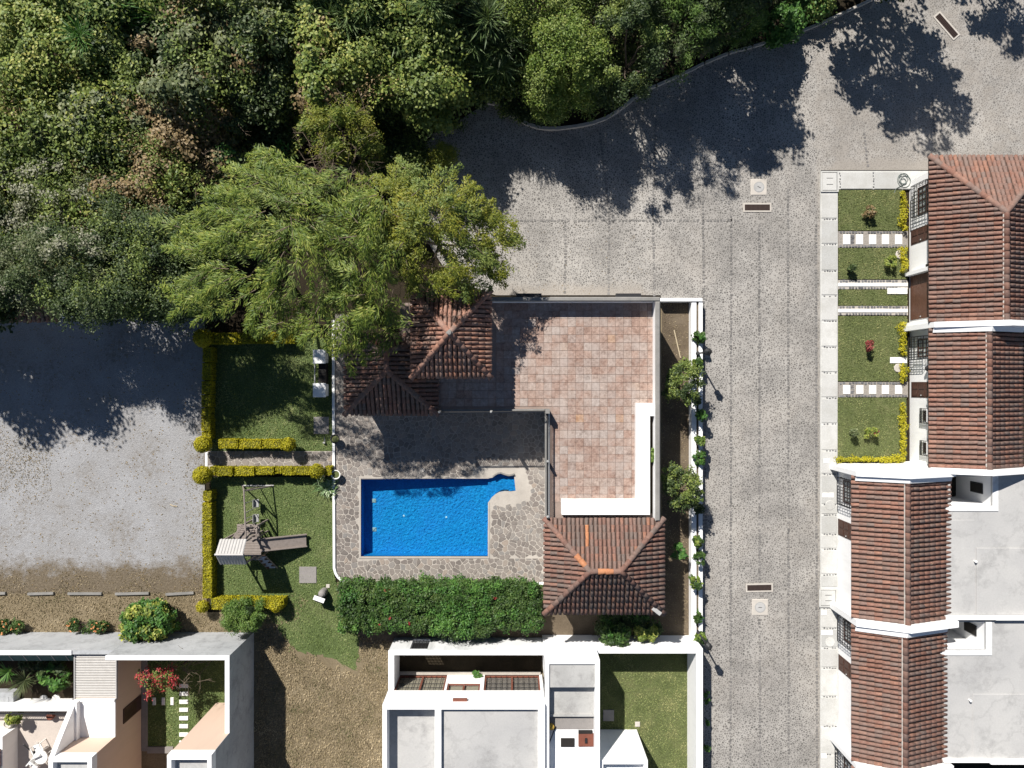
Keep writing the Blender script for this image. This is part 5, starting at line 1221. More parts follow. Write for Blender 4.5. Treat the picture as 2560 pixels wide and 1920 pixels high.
M = Matrix.Translation((c.x,c.y,0)) @ Matrix.Rotation(math.radians(-20),4,'Z')
m = MB(); m.obox(M @ Matrix.Translation((0,-.05,.35)), .5,.28,.7); m.build('body', M_IRON, t)
m = MB(); m.obox(M @ Matrix.Translation((-.02,.02,.76)) @ Matrix.Rotation(math.radians(-18),4,'X'), .62,.24,.04); m.build('slanted_top', M_PLASTIC, t)
p = M @ Vector((.0,.26,0)); m = MB(); m.lathe((p.x,p.y,0), [(.22,0),(.22,.5),(.18,.62),(.1,.7),(0.001,.72)], 16); m.build('dome', M_SLAB, t)
slabthing('small_stone',815,1461,824,1470,.07,M_STONE,'tiny pale stone on the grass above the garden pedestal','stone')
for (u,v,lab,mt) in ((840,1186,'round white rimmed planter on the deck kerb by the playground',M_PLASTIC),(838,1097,'dark round planter on the shaded deck kerb',M_IRON)):
    c = W(u,v,.45); t = thing('round_planter', (c.x,c.y,.1), lab, 'planter')
    m = MB(); m.lathe((c.x,c.y,.08), [(.10,0),(.12,.1),(.10,.2),(.22,.36),(.26,.42),(.26,.46),(.21,.46),(.20,.40)], 22, cap=False); m.build('bowl', mt, t)
    m = MB(); m.lathe((c.x,c.y,.08), [(.2,.39),(.2,.41),(0.001,.42)], 16); m.build('soil', M_LAWN, t)
c = W(812,1098,0); m = MB(); m.add([(c.x-.06,c.y-.2,.02),(c.x+.05,c.y-.17,.02),(c.x+.06,c.y+.22,.3)],[(0,1,2)]); m.tube((c.x,c.y-.18,0),(c.x,c.y-.18,.12),.03); m.box(c.x-.06,c.x+.06,c.y-.22,c.y-.14,.1,.2); tag(m.build('garden_spotlight', M_STEEL), 'small silver garden spotlight in the dark corner by the path', 'spotlight')

# ------------------------------------------------------------------ street lamps by the planter wall
def lamp(u, v, label, arm):
    b = W(u,v,.5); b.z = .5; t = thing('street_lamp', b, label, 'street lamp', 'street lamps along the lane')
    m = MB(); m.tube(b,(b.x,b.y,2.35),.055,.04,10); m.build('post', M_IRON, t)
    m = MB(); m.lathe(b, [(.13,0),(.13,.1),(.08,.2),(.06,.3)], 12); m.build('base', M_IRON, t)
    a = b+Vector((arm*.0,0,1.85)); m = MB(); m.lathe((a.x,a.y,2.35), [(.05,0),(.16,.06),(.17,.1),(.13,.36)], 6, cap=False); l = m.build('lantern', M_GLASS, t)
    m = MB(); m.lathe((a.x,a.y,2.70), [(.2,0),(.21,.03),(.08,.16),(.03,.26),(0.001,.3)], 6); m.build('lantern_cap', M_IRON, l)
    m = MB()
    for k in range(6): an_ = k*math.pi/3; m.beam((a.x+.17*math.cos(an_),a.y+.17*math.sin(an_),2.43),(a.x+.14*math.cos(an_),a.y+.14*math.sin(an_),2.72),.022)
    m.lathe((a.x,a.y,2.35), [(.06,0),(.17,.06),(.17,.09),(0.001,.09)], 6); m.build('lantern_frame', M_IRON, l)
lamp(1743, 884, 'black lantern lamp post in the upper planter, between two bushy plants', 1)
lamp(1744, 1580, 'black lantern lamp post at the corner of the walled lawn', 1)
# garden hose
m = MB(); c = W(2259,451,.15); pts = []
for i in range(130):
    a = i*.19; r = .30+.10*math.sin(i*.07)-.0012*i; pts.append(Vector((c.x+r*math.cos(a)+.05*math.sin(i*.05), c.y+r*math.sin(a)*1.05+.04*math.cos(i*.06), .145+.012*((i//33)%4))))
pts += [Vector((c.x-.42,c.y-.46,.15)), Vector((c.x-.52,c.y-.7,.14))]
m.path(pts, .018, 5); tag(m.build('garden_hose', M_HOSE), 'coiled grey green garden hose on the top sidewalk', 'hose')

# ------------------------------------------------------------------ vegetation
STY = dict(  # leaf length, width, mode
    broad=(.19,.11,'rand'), small=(.12,.075,'rand'), vine=(.17,.13,'flat'), reed=(.75,.055,'reed'),
    feather=(.28,.045,'sweep'), fine=(.15,.035,'rand'), hedge=(.07,.05,'rand'), tiny=(.085,.06,'rand'), twig=(.5,.014,'rand'), blossom=(.13,.09,'up'), big=(.26,.13,'flat'), palm=(.9,.06,'reed'))
def rdirs(n, up=0.0):
    d = unit(rng.normal(size=(n,3))); d[:,2] += up; return unit(d)
def clump_leaves(C, Rr, n_per, style, flat=.8, sweep=(-.85,-.25,-.12), L=None, centre=None, spread=1.0, size=1.0):
    k = len(C); n = k*n_per; c = np.repeat(C, n_per, 0); r = np.repeat(Rr, n_per)[:,None]
    d = rdirs(n, .35); q = (.15+1.0*rng.random((n,1))**.75); sc_ = np.repeat(rng.uniform(.65,1.4,(k,3)), n_per, 0)
    Pp = c + d*r*q*sc_*np.array([1,1,flat]); l, w, mode = STY[style]; l *= size; w *= size
    up = np.array([0,0,1.0]); rn = rdirs(n)
    if mode == 'rand': N = unit(.45*d+.75*up+.7*rn); A = unit(np.cross(N, rdirs(n)))
    elif mode == 'flat': N = unit(.55*d+.7*up+.45*rn); A = unit(np.cross(N, rdirs(n)))
    elif mode == 'up': N = unit(.3*d+.8*up+.4*rn); A = unit(np.cross(N, rdirs(n)))
    elif mode == 'reed':
        A = unit(d*np.array([1,1,.5])+np.array([0,0,.25])+.3*rn); N = unit(up*.8+.4*rn)
    else:                                   # wind-combed sprays
        cd = np.repeat(unit(rng.normal(size=(k,3))*np.array([.55,.55,.25])+np.array(sweep)), n_per, 0)
        A = unit(.75*cd+.45*d*np.array([1,1,.4])+.40*rn); N = unit(up+.5*rn+.3*d)
        Pp = c + (d*np.array([.62,.62,.5])*r*q) + cd*r*(rng.random((n,1))-.35)*.9
    ll = l*rng.uniform(.65,1.35,n); ww = w*rng.uniform(.7,1.3,n)
    return leafquads(Pp, A, N, ll, ww)
def dome(n, cx, cy, rx, ry, zc, rz, inner=.35, low=-.25):
    d = unit(rng.normal(size=(n*3,3))); d = d[d[:,2] > low][:n]; lob = unit(rng.normal(size=(6,3))*np.array([1,1,.5])); am = rng.uniform(-.28,.32,6)
    f = (1-inner*rng.random((len(d),1))**1.6)*(1+(np.maximum(d@lob.T,0)**3)@am)[:,None]
    return np.array([cx,cy,zc]) + d*f*np.array([rx,ry,rz]), d
def limbs(root, base, targets, r, name='trunk', mat=None, fork=.45):
    m = MB(); b = Vector(base); 
    if len(targets) == 0: return
    c = Vector(np.mean(targets, 0)); f = b.lerp(Vector((c.x, c.y, c.z)), fork)
    mid = b.lerp(f, .5)+Vector((random.uniform(-.15,.15), random.uniform(-.15,.15), 0))
    m.tube(b, mid, r, r*.85, 9); m.tube(mid, f, r*.85, r*.7, 9); tr = m.build(name, mat or M_BARK, root)
    for t in targets:
        t = Vector(t); k = f.lerp(t, .5)+Vector((random.uniform(-.3,.3), random.uniform(-.3,.3), random.uniform(0,.3)))
        mm = MB(); mm.tube(f, k, r*.42, r*.28, 6); mm.tube(k, t, r*.28, r*.1, 6); mm.build('limb', mat or M_BARK, tr)
def tree(name, label, cat, u, v, ru, rv, ztop, mats, nclump=60, cr=.8, per=120, zbot=None, trunk=.16, group=None, inner=.4, seedshift=0, low=-.2, flat=.75, extra=None, nl=6, size=1.0, sweep=(-.85,-.25,-.12)):
    zbot = zbot if zbot is not None else ztop*.35; zc = zbot+(ztop-zbot)*.45; rz = ztop-zc
    zz = zc+rz*.5; c = W(u,v,zz); s = (H-zz)/F
    rx, ry = max(.15, ru*s-cr*.6), max(.15, rv*s-cr*.6)
    C, d = dome(nclump, c.x, c.y, rx, ry, zc, rz-cr*.4, inner, low); Rr = cr*rng.uniform(.6,1.25,len(C))
    t = thing(name, (c.x, c.y, 0), label, cat, group)
    if not isinstance(mats, list): mats = [(mats,'broad',1.0)]
    prob = np.array([x[2] for x in mats]); prob = prob/prob.sum(); pick = rng.choice(len(mats), len(C), p=prob)
    for i, (mt, st, _) in enumerate(mats):
        k = pick == i
        if not k.any(): continue
        V = clump_leaves(C[k], Rr[k], per, st, flat, size=size, sweep=sweep); quads_mesh('crown' if i == 0 else 'foliage', V, mt, t)
    if nl: limbs(t, (c.x, c.y, -.1), C[rng.choice(len(C), min(nl, len(C)), replace=False)], trunk)
    if extra: extra(t, c, C)
    return t
def overlay(t, C, mat, style, per, r, name, frac=1.0, lift=.2, size=1.0):
    k = rng.random(len(C)) < frac; Cc = C[k]+np.array([0,0,lift])
    if len(Cc): quads_mesh(name, clump_leaves(Cc, np.full(len(Cc), r), per, style, .5, size=size), mat, t)
def twigs(t, c, n, rad, z, name='dead_twig', mat=None):
    m = MB()
    for i in range(n):
        a = random.uniform(0,6.28); p = Vector((c.x+random.gauss(0,rad*.5), c.y+random.gauss(0,rad*.5), z+random.uniform(-.5,.2)))
        q = p+Vector((math.cos(a),math.sin(a),random.uniform(-.3,.4)))*random.uniform(.4,1.1); m.tube(p, q, .014, .007, 4)
        for k in range(2): s = p.lerp(q, random.uniform(.3,.8)); b = a+random.uniform(-.9,.9); m.tube(s, s+Vector((math.cos(b),math.sin(b),.1))*random.uniform(.2,.5), .009, .005, 3)
    m.build(name, mat or M_TWIG, t, 'stuff')

WG = 'trees and thicket along the top of the photo'
V_ = lambda a=1: (L_VINE,'vine',a)
def T(label, u, v, ru, rv, h, mats, n=70, cr=.75, per=150, **k):
    k.setdefault('zbot', h*.22); k.setdefault('low', -.45); ru *= 1.12; rv *= 1.12; nm = k.pop('name','tree'); ct = k.pop('cat','tree')
    return tree(nm, label, ct, u, v, ru, rv, h, mats, int(n*1.3), cr, per, **k)
T('yellow green vine smothered tree in the top left corner', 75,120,170,150,6.4, [V_(3),(L_GREEN,'broad',2)], 80, name='vine_covered_tree')
T('dark leafy tree with long leaves at the top edge right of the corner tree', 290,35,150,100,6.8, [(L_LUSH,'reed',2),(L_GREEN,'broad',3),(L_DARK,'broad',1)], 70)
T('yellowish vine mound left of the grey green tree near the top', 250,150,120,95,5.8, [V_(3),(L_GREEN,'vine',2)], 55, name='vine_covered_tree')
T('grey green tree with star shaped leaf clusters below the top edge', 470,140,190,150,6.6, [(L_GREY,'big',3),(L_GREEN,'broad',2),(L_DARK,'broad',1),(L_DRY,'vine',.6)], 90)
T('mid green tree at the left edge above the white blossoms', 70,320,140,140,5.8, [(L_GREEN,'broad',3),(L_GREY,'broad',1),V_(1)], 70)
T('dense mixed green tree between the left edge and the brown vines', 230,300,150,130,5.6, [(L_GREEN,'broad',3),(L_DARK,'broad',2),(L_GREY,'big',1)], 75)
T('brown dried vine thicket left of the dark hollow', 430,270,110,85,5.6, [(L_DRY,'vine',3),(L_GREEN,'small',1.2)], 55, name='dry_vine_thicket', cat='thicket', extra=lambda t,c,C: twigs(t,c,70,2.0,4.4))
T('lower brown vine thicket with bare stems above the feathery tree', 415,400,110,110,5.2, [(L_DRY,'vine',3),(L_GREEN,'small',2)], 60, name='dry_vine_thicket', cat='thicket', extra=lambda t,c,C: twigs(t,c,90,2.0,4.2))
T('small blue green leafy shrub at the left rim of the dark hollow', 545,405,50,55,4.2, [(L_GREY,'big',3),(L_LUSH,'broad',1)], 22, .5, 90, name='shrub', cat='shrub')
T('dark green tree at the top edge left of the yellow vine column', 660,90,120,110,6.8, [(L_GREEN,'broad',2),(L_DARK,'broad',2),(L_GREY,'broad',1)], 65)
T('dark green tree whose crown falls into the dark hollow', 660,210,110,75,5.4, [(L_DARK,'broad',3),(L_GREEN,'broad',1)], 45)
T('pale yellow vine column hanging down beside the dark hollow', 800,150,65,150,6.6, [(L_VINE,'vine',4),(L_DRY,'vine',.6)], 60, .65, 170, name='vine_covered_tree')
T('reed and vine clump at the top edge with long drooping blades', 880,35,150,70,6.8, [(L_REED,'reed',3),V_(1.5),(L_GREEN,'broad',1)], 60)
T('yellow green vine arch over a black gap near the top centre', 900,165,90,65,6.0, [V_(3),(L_GREEN,'vine',2)], 38, .6, 160, name='vine_covered_tree')
T('leafy vine mound on the left of the deep shade at the top centre', 1065,190,95,90,6.0, [(L_GREEN,'vine',3),V_(2)], 50, .65, 170, name='vine_covered_tree')
T('lush green tree at the top centre with reed blades on its right', 1060,70,120,85,6.6, [(L_GREEN,'broad',2),(L_REED,'reed',1.2),V_(1)], 55)
T('dark reed clump at the top edge between the two lush trees', 1220,60,75,85,6.2, [(L_DARK,'reed',2),(L_REED,'reed',1.5)], 36, .8, 90, name='reed_clump', cat='reeds')
T('rounded bright yellow green bushy tree above the curved kerb', 1410,120,112,105,6.8, [(L_BRIGHT,'small',4),(L_GREEN,'small',1)], 75, .65, 260)
T('drooping skirt of bright green branches hanging toward the curved kerb', 1370,225,62,60,4.6, [(L_BRIGHT,'small',3),(L_GREEN,'small',2)], 30, .5, 220, name='shrub', cat='shrub')
T('shaded leafy shrub under the bright bushy tree', 1480,215,85,55,3.6, [(L_GREEN,'small',2),(L_DARK,'small',2)], 32, .55, 180, name='shrub', cat='shrub')
T('dark green clumpy tree right of the bright bushy tree', 1590,70,100,130,7.4, [(L_DARK,'small',3),(L_GREEN,'small',1.6)], 50, .5, 190)
T('olive dark tree with soft drooping tufts at the top edge', 1715,40,90,95,7.2, [(L_DARK,'fine',2),(L_CONIF,'fine',2)], 40, .5, 240)
T('dark tree overhanging the long straight kerb', 1825,12,75,62,7.0, [(L_DARK,'small',2),(L_CONIF,'fine',1.2)], 28, .5, 180)
T('fresh green shrub beside the upper end of the long kerb', 1965,48,46,40,2.6, [(L_LUSH,'broad',3)], 26, .45, 110, name='shrub', cat='shrub')
T('soft pale green shrub left of the fresh green one by the kerb', 1880,35,45,45,3.0, [(L_CONIF,'fine',3)], 24, .5, 220, name='shrub', cat='shrub')
T('low dark shrub at the foot of the bank near the brown earth gap', 1520,150,100,50,2.0, [(L_DARK,'small',3),(L_GREEN,'small',1)], 40, .55, 140, name='shrub', cat='shrub', nl=3)
def bloom(t, c, C): overlay(t, C, L_FLOWER, 'blossom', 75, .42, 'blossom', .55, .55)
T('grey green tree topped with cream blossom at the left edge', 90,500,170,110,5.4, [(L_GREY,'fine',3),(L_GREEN,'small',2)], 80, .7, 260, name='flowering_tree', extra=bloom)
T('darker tree with sparse cream blossom below the flowering one', 150,640,170,90,7.6, [(L_DARK,'small',3),(L_GREY,'fine',2)], 75, .65, 230, name='flowering_tree', extra=lambda t,c,C: overlay(t,C,L_FLOWER,'blossom',45,.36,'blossom',.30,.5))
T('mixed dry and green tree left of the feathery tree', 310,490,120,90,5.2, [(L_DARK,'small',2),(L_DRY,'vine',1),(L_GREEN,'small',2)], 60, .65, 190)
T('dark green tree shading the upper gravel', 330,640,130,115,6.6, [(L_DARK,'small',3),(L_GREEN,'small',1)], 80, .65, 220, zbot=3.4)
T('lower dark tree hanging over the gravel beside the golden hedge', 420,745,110,62,6.0, [(L_DARK,'small',3),(L_GREEN,'small',1)], 60, .6, 200, zbot=3.6)
T('dark tree over the shaded tiled roof at the left', 60,712,180,62,6.4, [(L_DARK,'small',3),(L_GREY,'fine',1)], 70, .6, 220, zbot=2.8)
T('dark scrub under the flowering trees', 220,740,140,60,7.4, [(L_DARK,'small',3),(L_GREEN,'small',1)], 60, .6, 190, zbot=3.6)
T('brush filling the slope behind the brown vines', 330,200,120,60,4.0, [(L_GREEN,'broad',2),(L_DRY,'vine',1.5)], 40, .6, 150)
T('deep shaded shrub at the bottom of the dark hollow', 690,335,60,55,2.6, [(L_DARK,'broad',2),(L_LUSH,'broad',1)], 26, .5, 110, name='shrub', cat='shrub')
T('shaded undergrowth beneath the vine mound by the street', 1000,290,130,45,1.6, [(L_DARK,'small',3),(L_GREEN,'small',1)], 40, .5, 110, name='shrub', cat='shrub', nl=0)
T('shaded ground shrub inside the curved kerb', 1330,275,80,35,1.2, [(L_DARK,'small',3),(L_GREEN,'small',1)], 30, .45, 110, name='shrub', cat='shrub', nl=0)
for (u,v,ru,rv,h,mt,lab) in [(180,-30,170,70,7,[V_(2),(L_GREEN,'broad',2)],'vine tangle along the top edge left of the long leaved tree'),(520,-20,190,70,7,[(L_GREEN,'broad',2),(L_GREY,'broad',1),V_(.7)],'leafy tangle along the top edge above the grey green tree'),
    (830,-50,200,70,7,[(L_REED,'reed',1.5),(L_GREEN,'broad',2)],'reed tangle along the top edge above the yellow vine column'),(1100,-40,150,80,7,[(L_REED,'reed',2),(L_GREEN,'broad',2)],'reed tangle along the top edge above the vine mound'),
    (1330,-20,120,80,7,[(L_BRIGHT,'small',2),(L_GREEN,'small',2)],'green tree top cut by the top edge above the bright bushy tree'),(1600,-60,160,60,7,[(L_DARK,'small',3),(L_CONIF,'fine',1)],'dark tree tops cut by the top edge above the olive tree'),
    (1180,180,100,70,3.2,[(L_DARK,'broad',2),(L_GREEN,'broad',2)],'shaded leafy fill between the vine mound and the bright bushy tree'),(960,250,120,60,2.6,[(L_DARK,'small',2),(L_GREEN,'broad',1)],'dark leafy fill under the yellow green vine arch'),
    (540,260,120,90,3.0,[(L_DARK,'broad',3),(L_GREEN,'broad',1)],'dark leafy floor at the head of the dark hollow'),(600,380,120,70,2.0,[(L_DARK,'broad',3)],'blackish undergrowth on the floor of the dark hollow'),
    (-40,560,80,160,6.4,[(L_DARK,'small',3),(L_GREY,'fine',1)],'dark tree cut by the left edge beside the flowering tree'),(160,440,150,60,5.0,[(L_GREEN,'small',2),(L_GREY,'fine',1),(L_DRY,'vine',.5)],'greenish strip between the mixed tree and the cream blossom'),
    (480,560,90,90,4.2,[(L_DARK,'small',2),(L_GREEN,'small',1)],'dark tree pressed against the left side of the feathery tree'),(1000,400,80,60,2.0,[(L_DARK,'small',1),(L_GREEN,'small',1)],'low green growth between the two yellow green trees'),
    (1690,-50,140,50,7.2,[(L_DARK,'small',2),(L_CONIF,'fine',1)],'tall dark crown beyond the olive tree at the top edge'),(2030,6,50,24,1.2,[(L_LUSH,'broad',1),(L_GREEN,'small',2)],'low green growth behind the top end of the long kerb'),(1790,72,100,26,1.3,[(L_DARK,'small',2),(L_CONIF,'fine',1)],'dark shrub belt behind the long kerb under the olive tree')]:
    T(lab,u,v,ru,rv,h,mt,70,.72,140,name='thicket',cat='thicket',nl=3)
# the tangle of vines and saplings that closes the wood between the trees
def tangle(px, zmean, n, mt, style, label, seed, hole=None, size=1.0):
    poly = P2(px, zmean); xs = [p[0] for p in poly]; ys = [p[1] for p in poly]; x = rng.uniform(min(xs),max(xs),n); y = rng.uniform(min(ys),max(ys),n); k = inpoly(x,y,poly)
    q = np.random.default_rng(seed); h = np.zeros(n)
    for i in range(9): f = q.uniform(.5,3.2); a = q.uniform(0,6.28); h += np.sin(f*(x*np.cos(a)+y*np.sin(a))+q.uniform(0,6.28))/(.8+f*.6)
    h = zmean+h*.55
    if hole: hx,hy,r = hole; h -= 3.2*np.exp(-((x-hx)**2+(y-hy)**2)/r**2)
    x = x[k]; y = y[k]; h = h[k]; n = len(x); N = unit(np.array([0,0,.8])+.75*rdirs(n)); l,w,_ = STY[style]; l *= size; w *= size
    tag(quads_mesh('undergrowth', leafquads(np.stack([x,y,h+rng.normal(0,.18,n)],1), np.cross(N, rdirs(n)), N, l*rng.uniform(.6,1.4,n), w*rng.uniform(.7,1.3,n)), mt, None, 'stuff'), label, 'undergrowth')
wood = [(-40,-60),(1270,-60),(1180,60),(1120,220),(900,290),(760,330),(640,400),(520,470),(380,560),(380,760),(-40,760)]
hc = W(650,320,3); HOLE = (hc.x, hc.y, 2.4)
tangle(wood, 4.3, 26000, L_VINE, 'vine', 'tangle of yellowish vines closing the wood between the crowns', 1, HOLE)
tangle(wood, 4.2, 42000, L_GREEN, 'broad', 'tangle of green saplings closing the wood between the crowns', 2, HOLE, .9)
tangle(wood, 4.0, 26000, L_DRY, 'small', 'tangle of dry creepers between the crowns', 3, HOLE)
tangle([(-1300,-1100),(2500,-1100),(2300,-230),(1270,-62),(-42,-62),(-42,560),(-500,560),(-1300,500)], 5.0, 70000, L_GREEN, 'broad', 'wood going on beyond the top and left edges of the photo', 6, None, 2.4)
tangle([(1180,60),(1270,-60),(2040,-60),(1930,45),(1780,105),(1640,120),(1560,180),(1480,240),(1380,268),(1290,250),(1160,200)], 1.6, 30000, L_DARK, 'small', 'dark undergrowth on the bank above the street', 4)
# the feathery trees between the gravel, the wood and the pool building
def plumes(names, trunks, px, zt, zedge, n, mats, ldir, plen, leaves, lw, spread, ctr, zpix=7.0, nlimb=9):
    """boughs built as overlapping plumes: roots inside the footprint, tips swept outward and with the wind"""
    poly = P2(px, zpix); P0 = []; xs = [p[0] for p in poly]; ys = [p[1] for p in poly]
    c = W(*ctr, zpix); R0 = max(max(xs)-min(xs), max(ys)-min(ys))/2
    while len(P0) < n:
        x = rng.uniform(min(xs), max(xs)); y = rng.uniform(min(ys), max(ys))
        if inpoly(x, y, poly): P0.append((x, y))
    P0 = np.array(P0); off = P0-np.array([c.x,c.y]); rr = np.linalg.norm(off,axis=1)/R0
    z = zt-(zt-zedge)*np.clip(rr,0,1.1)**1.7+rng.normal(0,.6,n)
    out = off/np.maximum(np.linalg.norm(off,axis=1,keepdims=True),.01)
    a = np.concatenate([.75*out+np.array(ldir)+rng.normal(0,.45,(n,2)), rng.uniform(-.25,.2,(n,1))],1); a = unit(a); Lp = rng.uniform(*plen, n)
    root3 = np.c_[P0, z]-a*Lp[:,None]*.55
    T_ = [W(*t, zpix) for t in trunks]; own = np.argmin(np.stack([(P0[:,0]-t.x)**2+(P0[:,1]-t.y)**2 for t in T_],1),1)
    for k, (nm, lab) in enumerate(names):
        t = thing(nm, (T_[k].x, T_[k].y, 0), lab, 'tree'); idx = np.where(own == k)[0]; pick = rng.choice(len(mats), len(idx), p=[m_[1] for m_ in mats])
        for mi, (mt, _) in enumerate(mats):
            ii = idx[pick == mi]
            if not len(ii): continue
            A = np.repeat(a[ii], leaves, 0); L_ = np.repeat(Lp[ii], leaves)[:,None]; m_n = len(A); tt = rng.random((m_n,1))**.85
            side = unit(np.cross(A, np.array([0,0,1.]))); s_ = rng.normal(0,1,(m_n,1))*spread*(1.05-.75*tt)
            C_ = np.repeat(root3[ii], leaves, 0)+A*L_*tt+np.array([0,0,-1.])*(.32*tt**2*L_+np.abs(s_)*.35)+side*s_+np.c_[np.zeros((m_n,2)), rng.normal(0,.09,m_n)]
            ax = unit(A*.85+side*np.sign(s_)*.5+np.array([0,0,-1.])*.45*tt+.32*rdirs(m_n)); N = unit(np.array([0,0,1.])+.55*rdirs(m_n))
            quads_mesh('crown' if mi == 0 else 'foliage', leafquads(C_, ax, N, lw[0]*rng.uniform(.6,1.4,m_n), lw[1]*rng.uniform(.7,1.3,m_n)), mt, t)
        tg = root3[idx]; limbs(t, (T_[k].x, T_[k].y, -.1), tg[rng.choice(len(tg), min(nlimb,len(tg)), replace=False)]-np.array([0,0,.25]), .17)
        m = MB()
        for j in rng.choice(idx, min(60,len(idx)), replace=False): m.tube(root3[j]-a[j]*.3, root3[j]+a[j]*Lp[j]*.45-np.array([0,0,.05]), .02, .008, 4)
        m.build('twigs', M_TWIG, t, 'stuff')
fea_px = [(385,600),(410,562),(470,522),(560,490),(640,450),(690,398),(730,392),(800,440),(890,470),(960,540),(1000,600),(1010,700),(1000,770),(975,830),(930,890),(880,915),(835,918),(815,900),(845,868),(790,846),(740,845),(690,838),(660,800),(620,785),(600,770),(560,795),(490,790),(455,775),(410,730),(425,690),(402,645)]
plumes([('feathery_tree','wide feathery tree with wind combed plumes left of the tiled tower'),('feathery_tree','feathery tree hanging over the shaded tiled roof and the barbecue')], [(580,620),(840,700)], fea_px, 9.4, 7.1, 235,
       [(L_FEATHER,.85),(L_GREEN,.15)], (-.75,-.35), (1.1,2.3), 175, (.24,.040), .26, (760,620))
yel_px = [(885,470),(880,425),(920,404),(960,412),(990,392),(1040,402),(1080,428),(1120,422),(1160,404),(1182,470),(1230,500),(1252,540),(1292,560),(1300,600),(1265,640),(1250,700),(1200,712),(1180,736),(1120,732),(1050,745),(1010,700),(960,640),(900,560)]
plumes([('yellow_green_tree','large yellow green tree standing on the edge of the cobbled street')], [(1080,565)], yel_px, 8.0, 5.6, 210, [(L_YELL,.72),(L_GREEN,.28)], (.05,-.1), (.6,1.4), 170, (.14,.045), .24, (1080,565))
T('upright yellow green tree above the feathery ones', 850,320,100,80,6.4, [(L_YELL,'fine',3),(L_FEATHER,'feather',2)], 56, .55, 230, name='yellow_green_tree', extra=lambda t,c,C: twigs(t,c,60,1.6,5.4))
T('grey twiggy half bare tree in the gap below the upright yellow green one', 850,420,70,40,4.5, [(L_GREEN,'small',1)], 14, .4, 60, extra=lambda t,c,C: twigs(t,c,150,1.6,4.4))
T('small yellow sapling alone at the corner of the shaded street', 1108,382,36,28,3.4, [(L_YELL,'fine',1)], 14, .38, 200, name='sapling', trunk=.05, nl=4)
# trees just outside the top edge: they are the ones whose shade lies on the street
def offtree(label, x, y, rx, ry, h, n, cr=.75, per=150):
    zb = h*.25; zc = zb+(h-zb)*.45; C, d = dome(n, x, y, rx, ry, zc, h-zc-.2, .45, -.6); t = thing('tree', (x,y,0), label, 'tree')
    quads_mesh('crown', clump_leaves(C, cr*rng.uniform(.6,1.2,len(C)), per, 'broad', .8, size=1.25), L_DARK, t); limbs(t, (x,y,-.1), C[:7], .16)
offtree('tall tree beyond the top edge that shades the top right of the street', 19.3,22.0,3.4,2.8,9.0,105,.62,120)
offtree('second tall tree beyond the top edge shading the corner drain', 24.6,25.2,2.2,1.8,7.6,36,.5,90)
offtree('tall tree beyond the left edge, farthest left, shading the gravel',-35,5.8,3.2,2.8,8.4,120,.75,130)
offtree('tall tree beyond the left edge, middle of three, shading the gravel',-30.6,6.2,3.0,2.8,8.8,120,.75,130)
offtree('tree just beyond the left edge next to the dark tiled roof',-27.0,5.2,2.0,2.4,8.2,80,.7,120)
offtree('tree beyond the top edge behind the olive dark tree', 10.6,20.6,2.8,2.3,8.2,90)

# golden clipped hedges
def boxleaves(x0,x1,y0,y1,z0,z1,n,style,rough=.03,size=1.0):
    a = np.array([(x1-x0)*(y1-y0),(x1-x0)*(z1-z0),(x1-x0)*(z1-z0),(y1-y0)*(z1-z0),(y1-y0)*(z1-z0)]); f = rng.choice(5, n, p=a/a.sum())
    p = np.stack([rng.uniform(x0,x1,n), rng.uniform(y0,y1,n), rng.uniform(z0,z1,n)], 1); N = np.zeros((n,3))
    for k,(ax,val,s) in enumerate([(2,z1,1),(1,y0,-1),(1,y1,1),(0,x0,-1),(0,x1,1)]): p[f==k,ax] = val; N[f==k,ax] = s
    p += N*(rng.normal(0,rough,(n,1))-.035); N = unit(N+.7*rdirs(n)); l,w,_ = STY[style]
    return leafquads(p, np.cross(N, rdirs(n)), N, l*size*rng.uniform(.7,1.3,n), w*size*rng.uniform(.7,1.3,n))
def ballleaves(c, r, n, style, rough=.03, fl=1.0, size=1.0):
    d = rdirs(n,.25); p = np.array(c)+d*np.array([r,r,r*fl])*(1+rng.normal(0,rough/r,(n,1))); N = unit(d+.7*rdirs(n)); l,w,_ = STY[style]
    return leafquads(p, np.cross(N, rdirs(n)), N, l*size*rng.uniform(.7,1.3,n), w*size*rng.uniform(.7,1.3,n))
M_HCORE = m_plain('hedge twigs and inner leaves', (.10,.095,.012), (.06,.055,.012), 12)
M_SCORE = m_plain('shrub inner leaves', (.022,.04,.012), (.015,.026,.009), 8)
def hblock(u0,v0,u1,v1,h,label,group,z0=0.0):
    x0,x1,y0,y1 = R(u0,v0,u1,v1,h); t = thing('hedge_block', ((x0+x1)/2,(y0+y1)/2,z0), label, 'hedge', group)
    A = (x1-x0)*(y1-y0)+2*h*((x1-x0)+(y1-y0)); quads_mesh('foliage', boxleaves(x0,x1,y0,y1,.05,h,int(A*900),'hedge',.022), L_HEDGE, t)
    m = MB(); e = .04; m.bev(x0+e,x1-e,y0+e,y1-e,-.02,h-e,.05); m.build('inner_branches', M_HCORE, t)
def hball(u,v,r,zc,label):
    c = W(u,v,zc); t = thing('hedge_ball', (c.x,c.y,0), label, 'topiary', 'clipped balls of the golden hedge')
    quads_mesh('foliage', ballleaves((c.x,c.y,zc), r, int(12.6*r*r*800), 'hedge', .025), L_HEDGE, t)
    m = MB(); m.lathe((c.x,c.y,zc), [(0.001,-r*.94)]+[(math.sin(a)*(r-.05), -math.cos(a)*(r-.05)) for a in np.linspace(.3,2.85,9)]+[(0.001,r-.05)], 16, cap=False); m.tube((c.x,c.y,0),(c.x,c.y,zc-r*.8),.06); m.build('inner_branches', M_HCORE, t)
G1 = 'golden hedge blocks'
HH = .78
